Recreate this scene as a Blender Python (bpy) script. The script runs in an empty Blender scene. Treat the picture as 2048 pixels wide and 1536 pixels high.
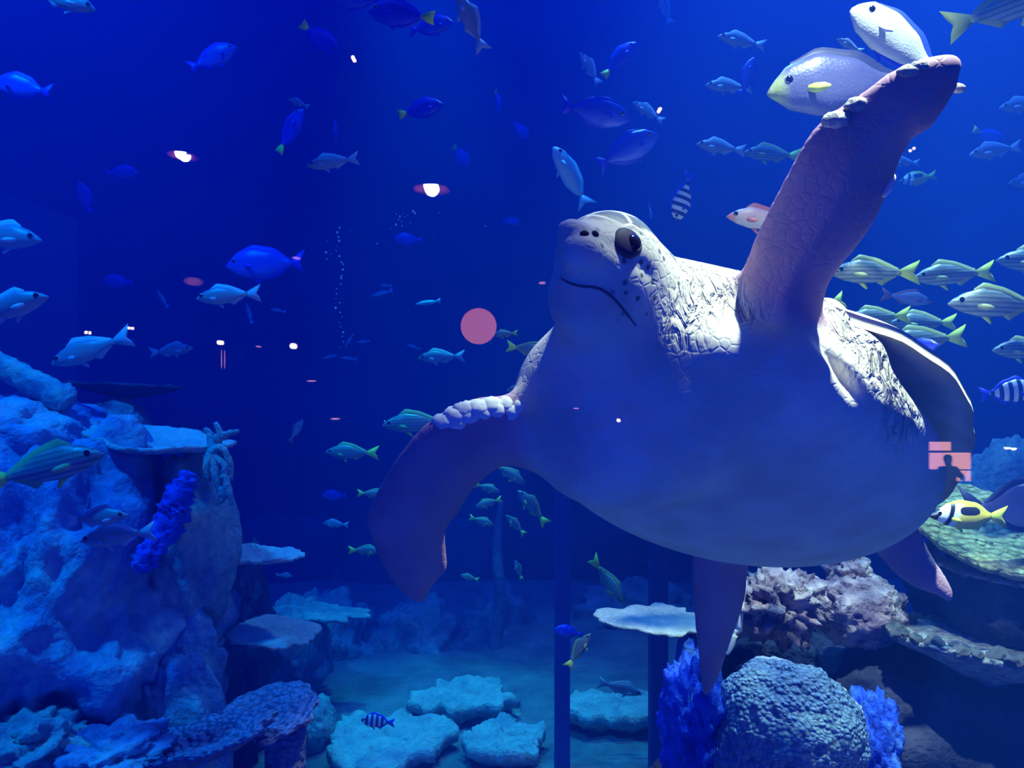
import bpy, bmesh, math, random
import numpy as np
from mathutils import Vector, Matrix, noise
from mathutils.bvhtree import BVHTree

# ------------------------------------------------------------------ camera, world, light, exposure
SC = bpy.context.scene
COL = SC.collection
F = 1607.0                     # focal length in pixels of the 2048 x 1536 frame
CAMZ = 1.6
cam = bpy.data.cameras.new('camera')
cam.sensor_width = 36.0
cam.lens = F / 2048 * 36.0
cam.clip_start = 0.02
camo = bpy.data.objects.new('camera', cam)
COL.objects.link(camo)
camo.location = (0, 0, CAMZ)
camo.rotation_euler = (math.pi / 2, 0, 0)
SC.camera = camo

SC.view_settings.view_transform = 'Standard'
SC.view_settings.look = 'None'
SC.view_settings.gamma = 1.0
SC.view_settings.exposure = 0.0
SC.view_settings.use_curve_mapping = False
SC.cycles.use_denoising = True
SC.cycles.adaptive_threshold = 0.06
SC.cycles.max_bounces = 4
SC.cycles.transparent_max_bounces = 12
SC.cycles.volume_bounces = 0
SC.cycles.sample_clamp_indirect = 4.0

world = bpy.data.worlds.new('world')
SC.world = world
world.use_nodes = True
bg = world.node_tree.nodes['Background']
bg.inputs[0].default_value = (0.004, 0.028, 0.45, 1)
bg.inputs[1].default_value = 0.9

def lamp(name, kind, loc, target, energy, color, size=0.2, spot=60, blend=0.4, size_y=None):
    l = bpy.data.lights.new(name, kind)
    l.energy = energy
    l.color = color
    if kind == 'AREA':
        l.size = size
        if size_y:
            l.shape = 'RECTANGLE'; l.size_y = size_y
    else:
        l.shadow_soft_size = size
    if kind == 'SPOT':
        l.spot_size = math.radians(spot); l.spot_blend = blend
    o = bpy.data.objects.new(name, l)
    COL.objects.link(o)
    o.location = loc
    d = Vector(target) - Vector(loc)
    o.rotation_euler = d.to_track_quat('-Z', 'Y').to_euler()
    return o

SURF = 5.6                     # water surface height
# the tank's overhead floodlights, then an added fill light low in the hall
lamp('surface_floodlight', 'AREA', (0, 4.2, SURF + 0.5), (0, 4.2, 0), 600, (0.004, 0.065, 1.0), 11, size_y=7)
lamp('white_spotlight', 'SPOT', (1.02, 1.03, 4.28), (0.60, 1.64, 1.5), 1800, (0.92, 1.0, 0.96), 0.05, 33, 0.7)
lamp('reef_spotlight', 'SPOT', (-2.2, 1.0, SURF - 0.2), (-1.5, 2.7, 0.9), 2100, (0.0, 0.22, 1.0), 0.15, 46, 0.7)
lamp('sand_spotlight', 'SPOT', (-0.6, 4.6, SURF - 0.2), (-0.25, 3.75, 0.0), 1500, (0.0, 0.55, 0.80), 0.2, 25, 0.8)
lamp('shoal_spotlight', 'SPOT', (0.6, 3.6, SURF - 0.2), (1.0, 3.2, 2.0), 800, (0.12, 0.45, 1.0), 0.2, 66, 0.8)
lamp('coral_spotlight', 'SPOT', (1.95, 2.75, SURF - 0.2), (1.32, 2.22, 1.1), 2300, (0.50, 0.80, 1.0), 0.1, 23, 0.7)
lamp('added_blue_fill', 'AREA', (0.2, -1.3, 0.12), (0.35, 1.6, 1.5), 105, (0.004, 0.05, 1.0), 5.0, size_y=0.25)  # added blue fill for the belly, in place of glow scattered by the water

# ------------------------------------------------------------------ helpers
def P(px, py, d):
    """world point seen at photo pixel (px,py), at distance d straight ahead of the camera"""
    return Vector((d * (px - 1024) / F, d, CAMZ + d * (768 - py) / F))

def mesh_obj(name, verts, faces, mat, parent=None, smooth=True):
    me = bpy.data.meshes.new(name)
    me.from_pydata([tuple(v) for v in verts], [], [tuple(f) for f in faces])
    me.update()
    if smooth:
        me.polygons.foreach_set('use_smooth', [True] * len(me.polygons))
    if mat:
        me.materials.append(mat)
    o = bpy.data.objects.new(name, me)
    COL.objects.link(o)
    if parent:
        o.parent = parent
    return o

def bm_obj(name, bm, mat, parent=None, smooth=True):
    me = bpy.data.meshes.new(name)
    bm.to_mesh(me); bm.free()
    if smooth:
        me.polygons.foreach_set('use_smooth', [True] * len(me.polygons))
    if mat:
        me.materials.append(mat)
    o = bpy.data.objects.new(name, me)
    COL.objects.link(o)
    if parent:
        o.parent = parent
    return o

def empty(name, loc=(0, 0, 0)):
    o = bpy.data.objects.new(name, None)
    COL.objects.link(o)
    o.location = loc
    o.empty_display_size = 0.05
    return o

def tag(o, label=None, cat=None, group=None, kind=None):
    if label: o['label'] = label
    if cat: o['category'] = cat
    if group: o['group'] = group
    if kind: o['kind'] = kind
    return o

def nodes_of(name):
    m = bpy.data.materials.new(name)
    m.use_nodes = True
    nt = m.node_tree
    b = nt.nodes['Principled BSDF']
    return m, nt, b

def N(nt, kind, **kw):
    n = nt.nodes.new(kind)
    for k, v in kw.items():
        setattr(n, k, v)
    return n

def ramp(nt, fac, stops, interp='LINEAR'):
    r = N(nt, 'ShaderNodeValToRGB')
    r.color_ramp.interpolation = interp
    els = r.color_ramp.elements
    while len(els) < len(stops):
        els.new(0.5)
    for e, (p, c) in zip(els, stops):
        e.position = p
        e.color = (*c, 1)
    nt.links.new(fac, r.inputs[0])
    return r.outputs[0]

def mixc(nt, fac, a, b):
    m = N(nt, 'ShaderNodeMix', data_type='RGBA')
    for sock, v in ((m.inputs[0], fac), (m.inputs[6], a), (m.inputs[7], b)):
        if hasattr(v, 'is_output'):
            nt.links.new(v, sock)
        elif isinstance(v, tuple):
            sock.default_value = (*v, 1)
        else:
            sock.default_value = v
    return m.outputs[2]

def math_n(nt, op, a, b=None, c=None, clamp=False):
    m = N(nt, 'ShaderNodeMath', operation=op, use_clamp=clamp)
    for i, v in enumerate((a, b, c)):
        if v is None: continue
        if hasattr(v, 'is_output'):
            nt.links.new(v, m.inputs[i])
        else:
            m.inputs[i].default_value = v
    return m.outputs[0]

def mat_plain(name, col, rough=0.5, spec=0.3, emit=None, estr=0):
    m, nt, b = nodes_of(name)
    b.inputs['Base Color'].default_value = (*col, 1)
    b.inputs['Roughness'].default_value = rough
    b.inputs['Specular IOR Level'].default_value = spec
    if emit:
        b.inputs['Emission Color'].default_value = (*emit, 1)
        b.inputs['Emission Strength'].default_value = estr
    return m

def mat_rock(name, c0, c1, c2, scale=6.0, bump=0.6, fine=40.0, knob=0.0, rough=0.85):
    m, nt, b = nodes_of(name)
    tc = N(nt, 'ShaderNodeTexCoord')
    n1 = N(nt, 'ShaderNodeTexNoise'); n1.inputs['Scale'].default_value = scale
    n1.inputs['Detail'].default_value = 8; n1.inputs['Roughness'].default_value = 0.65
    nt.links.new(tc.outputs['Object'], n1.inputs['Vector'])
    col = ramp(nt, n1.outputs[0], [(0.32, c0), (0.5, c1), (0.68, c2)])
    n2 = N(nt, 'ShaderNodeTexNoise'); n2.inputs['Scale'].default_value = fine
    n2.inputs['Detail'].default_value = 5
    nt.links.new(tc.outputs['Object'], n2.inputs['Vector'])
    col2 = mixc(nt, math_n(nt, 'MULTIPLY', n2.outputs[0], 0.55), col, (0.02, 0.03, 0.05))
    nt.links.new(col2, b.inputs['Base Color'])
    b.inputs['Roughness'].default_value = rough
    b.inputs['Specular IOR Level'].default_value = 0.15
    h = math_n(nt, 'ADD', n1.outputs[0], math_n(nt, 'MULTIPLY', n2.outputs[0], 0.5))
    if knob:
        v = N(nt, 'ShaderNodeTexVoronoi'); v.inputs['Scale'].default_value = knob
        nt.links.new(tc.outputs['Object'], v.inputs['Vector'])
        h = math_n(nt, 'SUBTRACT', h, math_n(nt, 'MULTIPLY', v.outputs['Distance'], 1.2))
        col3 = mixc(nt, math_n(nt, 'MULTIPLY', v.outputs['Distance'], 0.6, clamp=True), col2, (0.03, 0.04, 0.08))
        nt.links.new(col3, b.inputs['Base Color'])
    bp = N(nt, 'ShaderNodeBump'); bp.inputs['Strength'].default_value = bump
    bp.inputs['Distance'].default_value = 0.03
    nt.links.new(h, bp.inputs['Height'])
    nt.links.new(bp.outputs[0], b.inputs['Normal'])
    return m

# ------------------------------------------------------------------ tank and hall
def box(bm, x0, x1, y0, y1, z0, z1):
    vs = [bm.verts.new((x, y, z)) for x in (x0, x1) for y in (y0, y1) for z in (z0, z1)]
    for f in ((0, 1, 3, 2), (4, 6, 7, 5), (0, 4, 5, 1), (2, 3, 7, 6), (0, 2, 6, 4), (1, 5, 7, 3)):
        bm.faces.new([vs[i] for i in f])

def box_obj(name, dims, mat, parent=None):
    bm = bmesh.new(); box(bm, *dims)
    return bm_obj(name, bm, mat, parent, smooth=False)

M_WALL = mat_rock('painted_tank_wall', (0.001, 0.006, 0.04), (0.002, 0.01, 0.06), (0.003, 0.015, 0.08), 0.8, 0.5, 6)
M_SAND = mat_rock('sand', (0.10, 0.12, 0.14), (0.20, 0.22, 0.23), (0.34, 0.36, 0.35), 2.5, 0.5, 60)
M_DARK = mat_plain('dark_hall_paint', (0.01, 0.011, 0.014), 0.9, 0.1)
M_CARPET = mat_plain('dark_carpet', (0.012, 0.012, 0.018), 0.95, 0.05)

GY = 0.50                      # visitor-side face of the acrylic
TX, TB = 7.2, 8.0
# sand floor with low ripples
nx, ny = 90, 70
vs, fs = [], []
for j in range(ny + 1):
    for i in range(nx + 1):
        x = -TX + 2 * TX * i / nx; y = GY + 0.08 + (TB - GY - 0.08) * j / ny
        z = 0.05 * noise.fractal(Vector((x * 0.9, y * 0.9, 0)), 1.0, 2.0, 4) + 0.012 * math.sin(6 * y + 2 * x)
        vs.append((x, y, z))
for j in range(ny):
    for i in range(nx):
        a = j * (nx + 1) + i
        fs.append((a, a + 1, a + nx + 2, a + nx + 1))
tag(mesh_obj('floor', vs, fs, M_SAND), 'pale rippled sand bed of the tank', kind='structure')

def rough_wall(name, p0, pu, pv, nu, nv, amp, nrm, mat):
    vs, fs = [], []
    for j in range(nv + 1):
        for i in range(nu + 1):
            p = Vector(p0) + Vector(pu) * (i / nu) + Vector(pv) * (j / nv)
            p = p + Vector(nrm) * amp * noise.fractal(p * 0.7, 1.0, 2.1, 5)
            vs.append(p)
    for j in range(nv):
        for i in range(nu):
            a = j * (nu + 1) + i
            fs.append((a, a + 1, a + nu + 2, a + nu + 1))
    return tag(mesh_obj(name, vs, fs, mat), kind='structure')
rough_wall('wall_back', (-TX, TB, -0.2), (2 * TX, 0, 0), (0, 0, SURF + 0.7), 60, 40, 0.25, (0, -1, 0), M_WALL)
rough_wall('wall_left', (-TX, GY, -0.2), (0, TB - GY, 0), (0, 0, SURF + 0.7), 50, 40, 0.2, (1, 0, 0), M_WALL)
rough_wall('wall_right', (TX, GY, -0.2), (0, TB - GY, 0), (0, 0, SURF + 0.7), 50, 40, 0.2, (-1, 0, 0), M_WALL)

# acrylic viewing window
m, nt, b = nodes_of('acrylic')
nt.nodes.remove(b)
out = nt.nodes['Material Output']
tr = N(nt, 'ShaderNodeBsdfTransparent'); gl = N(nt, 'ShaderNodeBsdfGlossy')
gl.inputs['Roughness'].default_value = 0.0
mx = N(nt, 'ShaderNodeMixShader'); mx.inputs[0].default_value = 0.045
nt.links.new(tr.outputs[0], mx.inputs[1]); nt.links.new(gl.outputs[0], mx.inputs[2])
nt.links.new(mx.outputs[0], out.inputs['Surface'])
M_ACRYLIC = m
win = box_obj('window_1', (-TX, TX, GY, GY + 0.03, -0.2, SURF), M_ACRYLIC)
tag(win, 'clear acrylic viewing pane of the aquarium', kind='structure')

# water: bluish, slightly scattering
m, nt, b = nodes_of('water')
nt.nodes.remove(b)
out = nt.nodes['Material Output']
vsn = N(nt, 'ShaderNodeVolumeScatter')
vsn.inputs['Color'].default_value = (0.02, 0.16, 1.0, 1); vsn.inputs['Density'].default_value = 0.11
vsn.inputs['Anisotropy'].default_value = 0.2
vab = N(nt, 'ShaderNodeVolumeAbsorption')
vab.inputs['Color'].default_value = (0.0, 0.55, 1.0, 1); vab.inputs['Density'].default_value = 0.13
ad = N(nt, 'ShaderNodeAddShader')
nt.links.new(vsn.outputs[0], ad.inputs[0]); nt.links.new(vab.outputs[0], ad.inputs[1])
nt.links.new(ad.outputs[0], out.inputs['Volume'])
water = box_obj('tank_water', (-TX - 0.3, TX + 0.3, GY + 0.032, TB + 0.3, -0.25, SURF + 0.45), m)
tag(water, 'deep blue hazy water filling the aquarium tank', 'water', kind='stuff')

# visitor hall behind the camera (what the acrylic mirrors)
HY = -15.6
tag(box_obj('floor_hall', (-9, 9, -3.0, GY - 0.02, -0.25, -0.02), M_CARPET), kind='structure')
tag(box_obj('floor_lower', (-9, 9, HY, -3.0, -1.6, -1.35), M_CARPET), kind='structure')
tag(box_obj('wall_hall', (-9, 9, HY - 0.2, HY, -1.6, 5.5), M_DARK), kind='structure')
# ------------------------------------------------------------------ sea turtle
def tube_geo(pts, rad, seg=12, lump=0.0, seed=0):
    vs, fs = [], []
    n = len(pts)
    for i in range(n):
        t = (pts[min(i + 1, n - 1)] - pts[max(i - 1, 0)]).normalized()
        a = t.cross(Vector((0.3, 1, 0.2))).normalized(); b = t.cross(a)
        for j in range(seg):
            th = 2 * math.pi * j / seg
            r = rad[i]
            if lump:
                r *= 1 + lump * noise.noise(Vector((math.cos(th) * 2, math.sin(th) * 2, i * 0.9 + seed)))
            vs.append(pts[i] + (a * math.cos(th) + b * math.sin(th)) * r)
    for i in range(n - 1):
        for j in range(seg):
            q = i * seg + j; q2 = i * seg + (j + 1) % seg
            fs.append((q, q2, q2 + seg, q + seg))
    vs.append(pts[0]); vs.append(pts[-1])
    for j in range(seg):
        fs.append((len(vs) - 2, (j + 1) % seg, j))
        fs.append((len(vs) - 1, (n - 1) * seg + j, (n - 1) * seg + (j + 1) % seg))
    return vs, fs

def resample(pts, rad, m):
    out, ro = [], []
    n = len(pts)
    for i in range(m + 1):
        f = i / m * (n - 1); k = min(int(f), n - 2); t = f - k
        p0, p1, p2, p3 = pts[max(k - 1, 0)], pts[k], pts[k + 1], pts[min(k + 2, n - 1)]
        out.append(0.5 * ((2 * p1) + (p2 - p0) * t + (2 * p0 - 5 * p1 + 4 * p2 - p3) * t * t + (3 * p1 - p0 - 3 * p2 + p3) * t ** 3))
        ro.append(rad[k] * (1 - t) + rad[k + 1] * t)
    return out, ro

def tube(name, pts, rad, mat, parent=None, lump=0.0, seg=12, m=None, seed=0):
    p, r = resample([Vector(q) for q in pts], rad, m or 4 * (len(pts) - 1))
    vs, fs = tube_geo(p, r, seg, lump, seed)
    return mesh_obj(name, vs, fs, mat, parent)

TF = Vector((-0.66, -0.60, 0.45)).normalized()      # forward
TL = Vector((0.75, -0.62, 0.27)); TL = (TL - TF * TL.dot(TF)).normalized()   # turtle's left
TU = TF.cross(TL)                                    # dorsal
TC = P(1470, 884, 1.65)

GX0, GX1, GYA, GYB, GZ0, GZ1 = -0.32, 1.02, 0.98, 2.18, 0.70, 2.16
VOX = 0.0068
gx = np.arange(GX0, GX1, VOX, dtype=np.float32)
gy = np.arange(GYA, GYB, VOX, dtype=np.float32)
gz = np.arange(GZ0, GZ1, VOX, dtype=np.float32)

def smin(a, b, k):
    h = np.clip(0.5 + 0.5 * (b - a) / k, 0, 1)
    return b + (a - b) * h - k * h * (1 - h)

class Field:
    """SDF evaluated on points given as three broadcastable arrays"""
    def __init__(s, X, Y, Z): s.X, s.Y, s.Z = X, Y, Z
    def loc(s, c, ax):
        dx, dy, dz = s.X - c[0], s.Y - c[1], s.Z - c[2]
        return [dx * np.float32(a[0]) + dy * np.float32(a[1]) + dz * np.float32(a[2]) for a in ax]
    def ell(s, c, ax, r):
        p = s.loc(c, ax)
        k0 = np.sqrt(sum((q / ri) ** 2 for q, ri in zip(p, r)))
        k1 = np.sqrt(sum((q / (ri * ri)) ** 2 for q, ri in zip(p, r))) + 1e-9
        return k0 * (k0 - 1) / k1
    def cone(s, a, b, ra, rb):
        a, b = Vector(a), Vector(b)
        d = b - a; L2 = d.length_squared
        px, py, pz = s.X - a[0], s.Y - a[1], s.Z - a[2]
        t = np.clip((px * d[0] + py * d[1] + pz * d[2]) / L2, 0, 1)
        return np.sqrt((px - t * d[0]) ** 2 + (py - t * d[1]) ** 2 + (pz - t * d[2]) ** 2) - (ra + (rb - ra) * t)
    def flip(s, fl):
        c, e1, e2, n, poly, tmax, w, curve = fl
        u, v, q = s.loc(c, (e1, e2, n))
        u, v, q = np.broadcast_arrays(u, v, q)
        res = np.full(u.shape, 0.25, np.float32)
        pmin = poly.min(0) - 0.06; pmax = poly.max(0) + 0.06
        q = q - curve * (u * u + v * v) if curve else q
        msk = (np.abs(q) < 0.09) & (u > pmin[0]) & (u < pmax[0]) & (v > pmin[1]) & (v < pmax[1])
        uu, vv, qq = u[msk], v[msk], q[msk]
        d2 = np.full(uu.shape, 1e9, np.float32); ins = np.zeros(uu.shape, bool)
        n_ = len(poly)
        for i in range(n_):
            a = poly[i]; b = poly[(i + 1) % n_]
            ex, ey = b - a
            wx, wy = uu - a[0], vv - a[1]
            t = np.clip((wx * ex + wy * ey) / (ex * ex + ey * ey), 0, 1)
            d2 = np.minimum(d2, (wx - t * ex) ** 2 + (wy - t * ey) ** 2)
            cnd = ((a[1] <= vv) & (vv < b[1])) | ((b[1] <= vv) & (vv < a[1]))
            xi = a[0] + (vv - a[1]) * ex / (ey if abs(ey) > 1e-9 else 1e-9)
            ins ^= cnd & (uu < xi)
        sd = np.sqrt(d2); inside = ins
        T = tmax * np.sqrt(np.clip(sd / w, 0, 1)) + 0.002
        aq = np.abs(qq)
        res[msk] = np.where(inside, np.maximum(aq - T, -sd), np.sqrt(d2 + aq * aq))
        return res

def smooth_poly(pts, it=2):
    for _ in range(it):
        out = []
        for i in range(len(pts)):
            a, b = pts[i], pts[(i + 1) % len(pts)]
            out.append((0.75 * a[0] + 0.25 * b[0], 0.75 * a[1] + 0.25 * b[1]))
            out.append((0.25 * a[0] + 0.75 * b[0], 0.25 * a[1] + 0.75 * b[1]))
        pts = out
    return pts

def flipper(pts, refs, tmax, w, curve=0.0):
    """outline pixels + three (px,py,depth) reference points that fix the plane it lies in"""
    A, B, C = (P(*r) for r in refs)
    n = (B - A).cross(C - A).normalized()
    if n.y > 0: n = -n
    eye = Vector((0, 0, CAMZ))
    P3 = []
    for px, py in smooth_poly(pts, 2):
        d = P(px, py, 1.0) - eye
        t = (A - eye).dot(n) / d.dot(n)
        P3.append(eye + d * t)
    e1 = (B - A).normalized(); e2 = n.cross(e1)
    c = sum(P3, Vector()) / len(P3)
    poly = np.array([[(p - c).dot(e1), (p - c).dot(e2)] for p in P3], np.float32)
    return (c, e1, e2, n, poly, tmax, w, curve)

FL_UP = flipper([(1478, 640), (1484, 560), (1503, 490), (1535, 425), (1562, 372), (1580, 340), (1600, 300), (1622, 264), (1660, 226),
                 (1700, 204), (1730, 183), (1770, 150), (1815, 128), (1862, 112), (1900, 104), (1925, 112), (1926, 132), (1914, 148), (1918, 176),
                 (1906, 182), (1896, 205), (1872, 240), (1856, 262), (1828, 268), (1808, 300), (1788, 345), (1782, 375), (1764, 405), (1750, 440),
                 (1722, 480), (1690, 520), (1662, 555), (1645, 600), (1640, 660), (1640, 740), (1580, 790), (1500, 740)],
                [(1550, 720, 1.40), (1890, 130, 1.10), (1640, 640, 1.345)], 0.040, 0.075)
FL_LOW = flipper([(1110, 800), (1050, 800), (1000, 796), (960, 796), (920, 808), (888, 826), (850, 850), (815, 888), (785, 930), (765, 965),
                  (748, 995), (734, 1025), (732, 1055), (748, 1095), (768, 1140), (800, 1180), (838, 1206), (852, 1198), (862, 1170), (880, 1150),
                  (898, 1134), (893, 1100), (890, 1065), (900, 1040), (916, 1025), (926, 1005), (945, 975), (975, 945), (1010, 925), (1060, 930), (1120, 930)],
                 [(1050, 820, 1.40), (750, 1030, 1.46), (850, 1190, 1.60)], 0.036, 0.07)
FL_HR = flipper([(1720, 1060), (1790, 1030), (1828, 1036), (1846, 1075), (1868, 1118), (1896, 1158), (1910, 1192), (1900, 1208), (1884, 1196),
                 (1862, 1186), (1830, 1178), (1780, 1140)],
                [(1760, 1070, 1.86), (1900, 1190, 1.80), (1840, 1060, 1.82)], 0.022, 0.04)
FL_HL = flipper([(1380, 1060), (1500, 1060), (1496, 1170), (1482, 1230), (1458, 1290), (1440, 1350), (1412, 1398), (1402, 1380), (1396, 1300), (1386, 1220)],
                [(1440, 1080, 2.0), (1410, 1390, 2.08), (1490, 1100, 2.0)], 0.026, 0.05)

HF = Vector((-0.55, -0.75, 0.36)).normalized()       # head forward
HL = Vector((0.80, -0.55, 0.10)); HL = (HL - HF * HL.dot(HF)).normalized()
HU = HF.cross(HL)
HC = P(1226, 536, 1.26)

def turtle_sdf(fd):
    out = {}
    body = fd.ell(TC - TU * 0.05, (TF, TL, TU), (0.50, 0.365, 0.135))
    body = smin(body, fd.ell(TC + TU * 0.03 - TF * 0.05, (TF, TL, TU), (0.40, 0.33, 0.10)), 0.03)
    head = fd.ell(HC, (HF, HL, HU), (0.110, 0.082, 0.074))
    head = smin(head, fd.cone(P(1214, 532, 1.22), P(1166, 500, 1.145), 0.062, 0.034), 0.03)       # snout
    head = smin(head, fd.ell(P(1140, 464, 1.155), (HF, HL, HU), (0.022, 0.018, 0.014)), 0.03)     # nose scale
    head = smin(head, fd.ell(P(1196, 604, 1.24), (HF, HL, HU), (0.088, 0.074, 0.066)), 0.03)      # lower jaw
    head = smin(head, fd.ell(P(1262, 560, 1.275), (HF, HL, HU), (0.080, 0.055, 0.060)), 0.03)     # cheek
    head = smin(head, fd.cone(P(1250, 470, 1.25), P(1205, 462, 1.19), 0.024, 0.018), 0.03)        # brow
    neck = fd.cone(P(1290, 600, 1.33), P(1475, 664, 1.50), 0.080, 0.112)
    # mouth groove between beak and lower jaw
    q = fd.loc(HC, (HF, HL, HU))
    head = head + 0.006 * np.exp(-((q[2] + 0.030 + 0.10 * np.clip(0.09 - q[0], 0, 1)) / 0.008) ** 2) * np.clip((q[0] - 0.0) / 0.03, 0, 1)
    nk = neck
    neck = smin(neck, fd.cone(P(1225, 640, 1.30), P(1300, 800, 1.40), 0.082, 0.135), 0.06)        # throat
    chest = fd.ell(P(1190, 850, 1.42), (TF, TL, TU), (0.13, 0.125, 0.12))
    chest = smin(chest, fd.cone(P(1185, 760, 1.42), P(1260, 850, 1.42), 0.09, 0.14), 0.08)
    sh = fd.cone(P(1555, 725, 1.43), P(1500, 800, 1.45), 0.085, 0.10)
    fold = fd.cone(P(1648, 640, 1.40), P(1715, 720, 1.37), 0.040, 0.042)
    fold = smin(fold, fd.cone(P(1715, 720, 1.37), P(1772, 822, 1.38), 0.042, 0.034), 0.02)                          # loose skin behind the shoulder
    fold = smin(fold, fd.cone(P(1660, 720, 1.44), P(1700, 820, 1.46), 0.02, 0.03), 0.03)
    up, low, hr, hl = fd.flip(FL_UP), fd.flip(FL_LOW), fd.flip(FL_HR), fd.flip(FL_HL)
    d = smin(body, chest, 0.10)
    d = smin(d, smin(neck, head, 0.04), 0.07)
    d = smin(d, smin(sh, up, 0.05), 0.07)
    d = smin(d, fold, 0.025)
    d = smin(d, low, 0.05)
    d = smin(d, np.minimum(hr, hl), 0.04)
    if HOLLOW is not None:
        hol = fd.ell(*HOLLOW)
        d = -smin(-d, hol, 0.02)
    return d, dict(head=head, neck=nk, up=up, low=low, hr=np.minimum(hr, hl), fold=fold, body=body, sh=sh)

def surface_nets(V, x, y, z):
    ins = V < 0
    nx, ny, nz = V.shape
    s = np.zeros((nx - 1, ny - 1, nz - 1), np.int8)
    cs = [(a, b, c) for a in (0, 1) for b in (0, 1) for c in (0, 1)]
    for a, b, c in cs:
        s += ins[a:nx - 1 + a, b:ny - 1 + b, c:nz - 1 + c]
    act = (s > 0) & (s < 8)
    I, J, K = np.nonzero(act)
    idx = np.full(act.shape, -1, np.int32); idx[I, J, K] = np.arange(len(I))
    val = {c: V[I + c[0], J + c[1], K + c[2]] for c in cs}
    acc = np.zeros((len(I), 3)); cnt = np.zeros(len(I))
    for a in cs:
        for ax in range(3):
            if a[ax]: continue
            b = tuple(1 if i == ax else a[i] for i in range(3))
            va, vb = val[a], val[b]
            cr = (va < 0) != (vb < 0)
            t = np.where(cr, va / np.where(cr, va - vb, 1), 0)
            p = np.tile(np.array(a, float), (len(I), 1)); p[:, ax] += t
            acc[cr] += p[cr]; cnt[cr] += 1
    q = acc / cnt[:, None]
    verts = np.stack([x[0] + (I + q[:, 0]) * VOX, y[0] + (J + q[:, 1]) * VOX, z[0] + (K + q[:, 2]) * VOX], 1)
    faces = []
    for ax in range(3):
        o1, o2 = [(1, 2), (2, 0), (0, 1)][ax]
        sl0 = [slice(None)] * 3; sl1 = [slice(None)] * 3
        sl0[ax] = slice(0, -1); sl1[ax] = slice(1, None)
        for o in (o1, o2):
            sl0[o] = slice(1, -1); sl1[o] = slice(1, -1)
        a = ins[tuple(sl0)]; b = ins[tuple(sl1)]
        E = np.argwhere(a != b)
        flipm = a[tuple(E.T)]
        base = E.copy()
        base[:, o1] += 1; base[:, o2] += 1
        def cell(d1, d2):
            c = base.copy(); c[:, o1] -= d1; c[:, o2] -= d2
            return idx[c[:, 0], c[:, 1], c[:, 2]]
        qd = np.stack([cell(1, 1), cell(0, 1), cell(0, 0), cell(1, 0)], 1)
        qd[~flipm] = qd[~flipm][:, ::-1]
        faces.append(qd)
    return verts, np.concatenate(faces)

HOLLOW = None
def march(px, py):
    dr = (P(px, py, 1.0) - Vector((0, 0, CAMZ))).normalized()
    ts = np.linspace(0.9, 2.4, 600, dtype=np.float32)
    d, _ = turtle_sdf(Field(np.float32(dr.x) * ts, np.float32(dr.y) * ts, CAMZ + np.float32(dr.z) * ts))
    k = int(np.argmax(d < 0))
    return Vector((0, 0, CAMZ)) + dr * float(ts[k])
hc = march(1688, 742)
ha = (P(1735, 812, 1.4) - P(1640, 672, 1.4)).normalized()
hb = ha.cross(Vector((0, 1, 0))).normalized()
HOLLOW = (hc + Vector((0, 0.005, 0)), (ha, hb, ha.cross(hb)), (0.062, 0.013, 0.028))
V, _ = turtle_sdf(Field(gx[:, None, None], gy[None, :, None], gz[None, None, :]))
tv, tf = surface_nets(np.ascontiguousarray(V), gx, gy, gz)
del V
# light Laplacian smoothing
ed = np.concatenate([tf[:, [0, 1]], tf[:, [1, 2]], tf[:, [2, 3]], tf[:, [3, 0]]])
deg = np.bincount(ed.ravel(), minlength=len(tv)).astype(float)
for _ in range(3):
    acc = np.zeros_like(tv)
    for k in range(3):
        acc[:, k] = np.bincount(ed[:, 0], tv[ed[:, 1], k], len(tv)) + np.bincount(ed[:, 1], tv[ed[:, 0], k], len(tv))
    tv = tv * 0.45 + 0.55 * acc / deg[:, None]

# skin colouring masks, per vertex
fd = Field(*(tv[:, i].astype(np.float32) for i in range(3)))
_, pr = turtle_sdf(fd)
def near(d, w): return np.clip(1 - d / w, 0, 1)
m_flip = np.maximum.reduce([near(pr['up'] - 0.004, 0.03), near(pr['low'] - 0.004, 0.03), near(pr['hr'] - 0.004, 0.03)])
hu = sum((tv[:, i] - HC[i]) * HU[i] for i in range(3))
hl_ = sum((tv[:, i] - HC[i]) * HL[i] for i in range(3))
hf_ = sum((tv[:, i] - HC[i]) * HF[i] for i in range(3))
m_headtop = near(pr['head'] - 0.01, 0.02) * np.clip((hu - 0.012) / 0.02, 0, 1)
m_cheek = near(pr['head'] - 0.01, 0.02) * np.clip((hl_ - 0.02) / 0.03, 0, 1)
bl = [sum((tv[:, i] - TC[i]) * ax[i] for i in range(3)) for ax in (TF, TL, TU)]
m_wr = np.maximum(near(pr['neck'] - 0.01, 0.05) * np.clip((0.1 - hf_) / 0.05, 0, 1), near(pr['fold'] - 0.006, 0.04))
m_wr = m_wr * (1 - m_flip) * np.clip(1 - near(pr['head'], 0.03), 0, 1)
# dorsal dark skin patches on the neck
m_nape = near(pr['neck'] - 0.01, 0.04) * np.clip((sum((tv[:, i] - P(1400, 560, 1.45)[i]) * TU[i] for i in range(3)) + 0.02) / 0.02, 0, 1)

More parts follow.
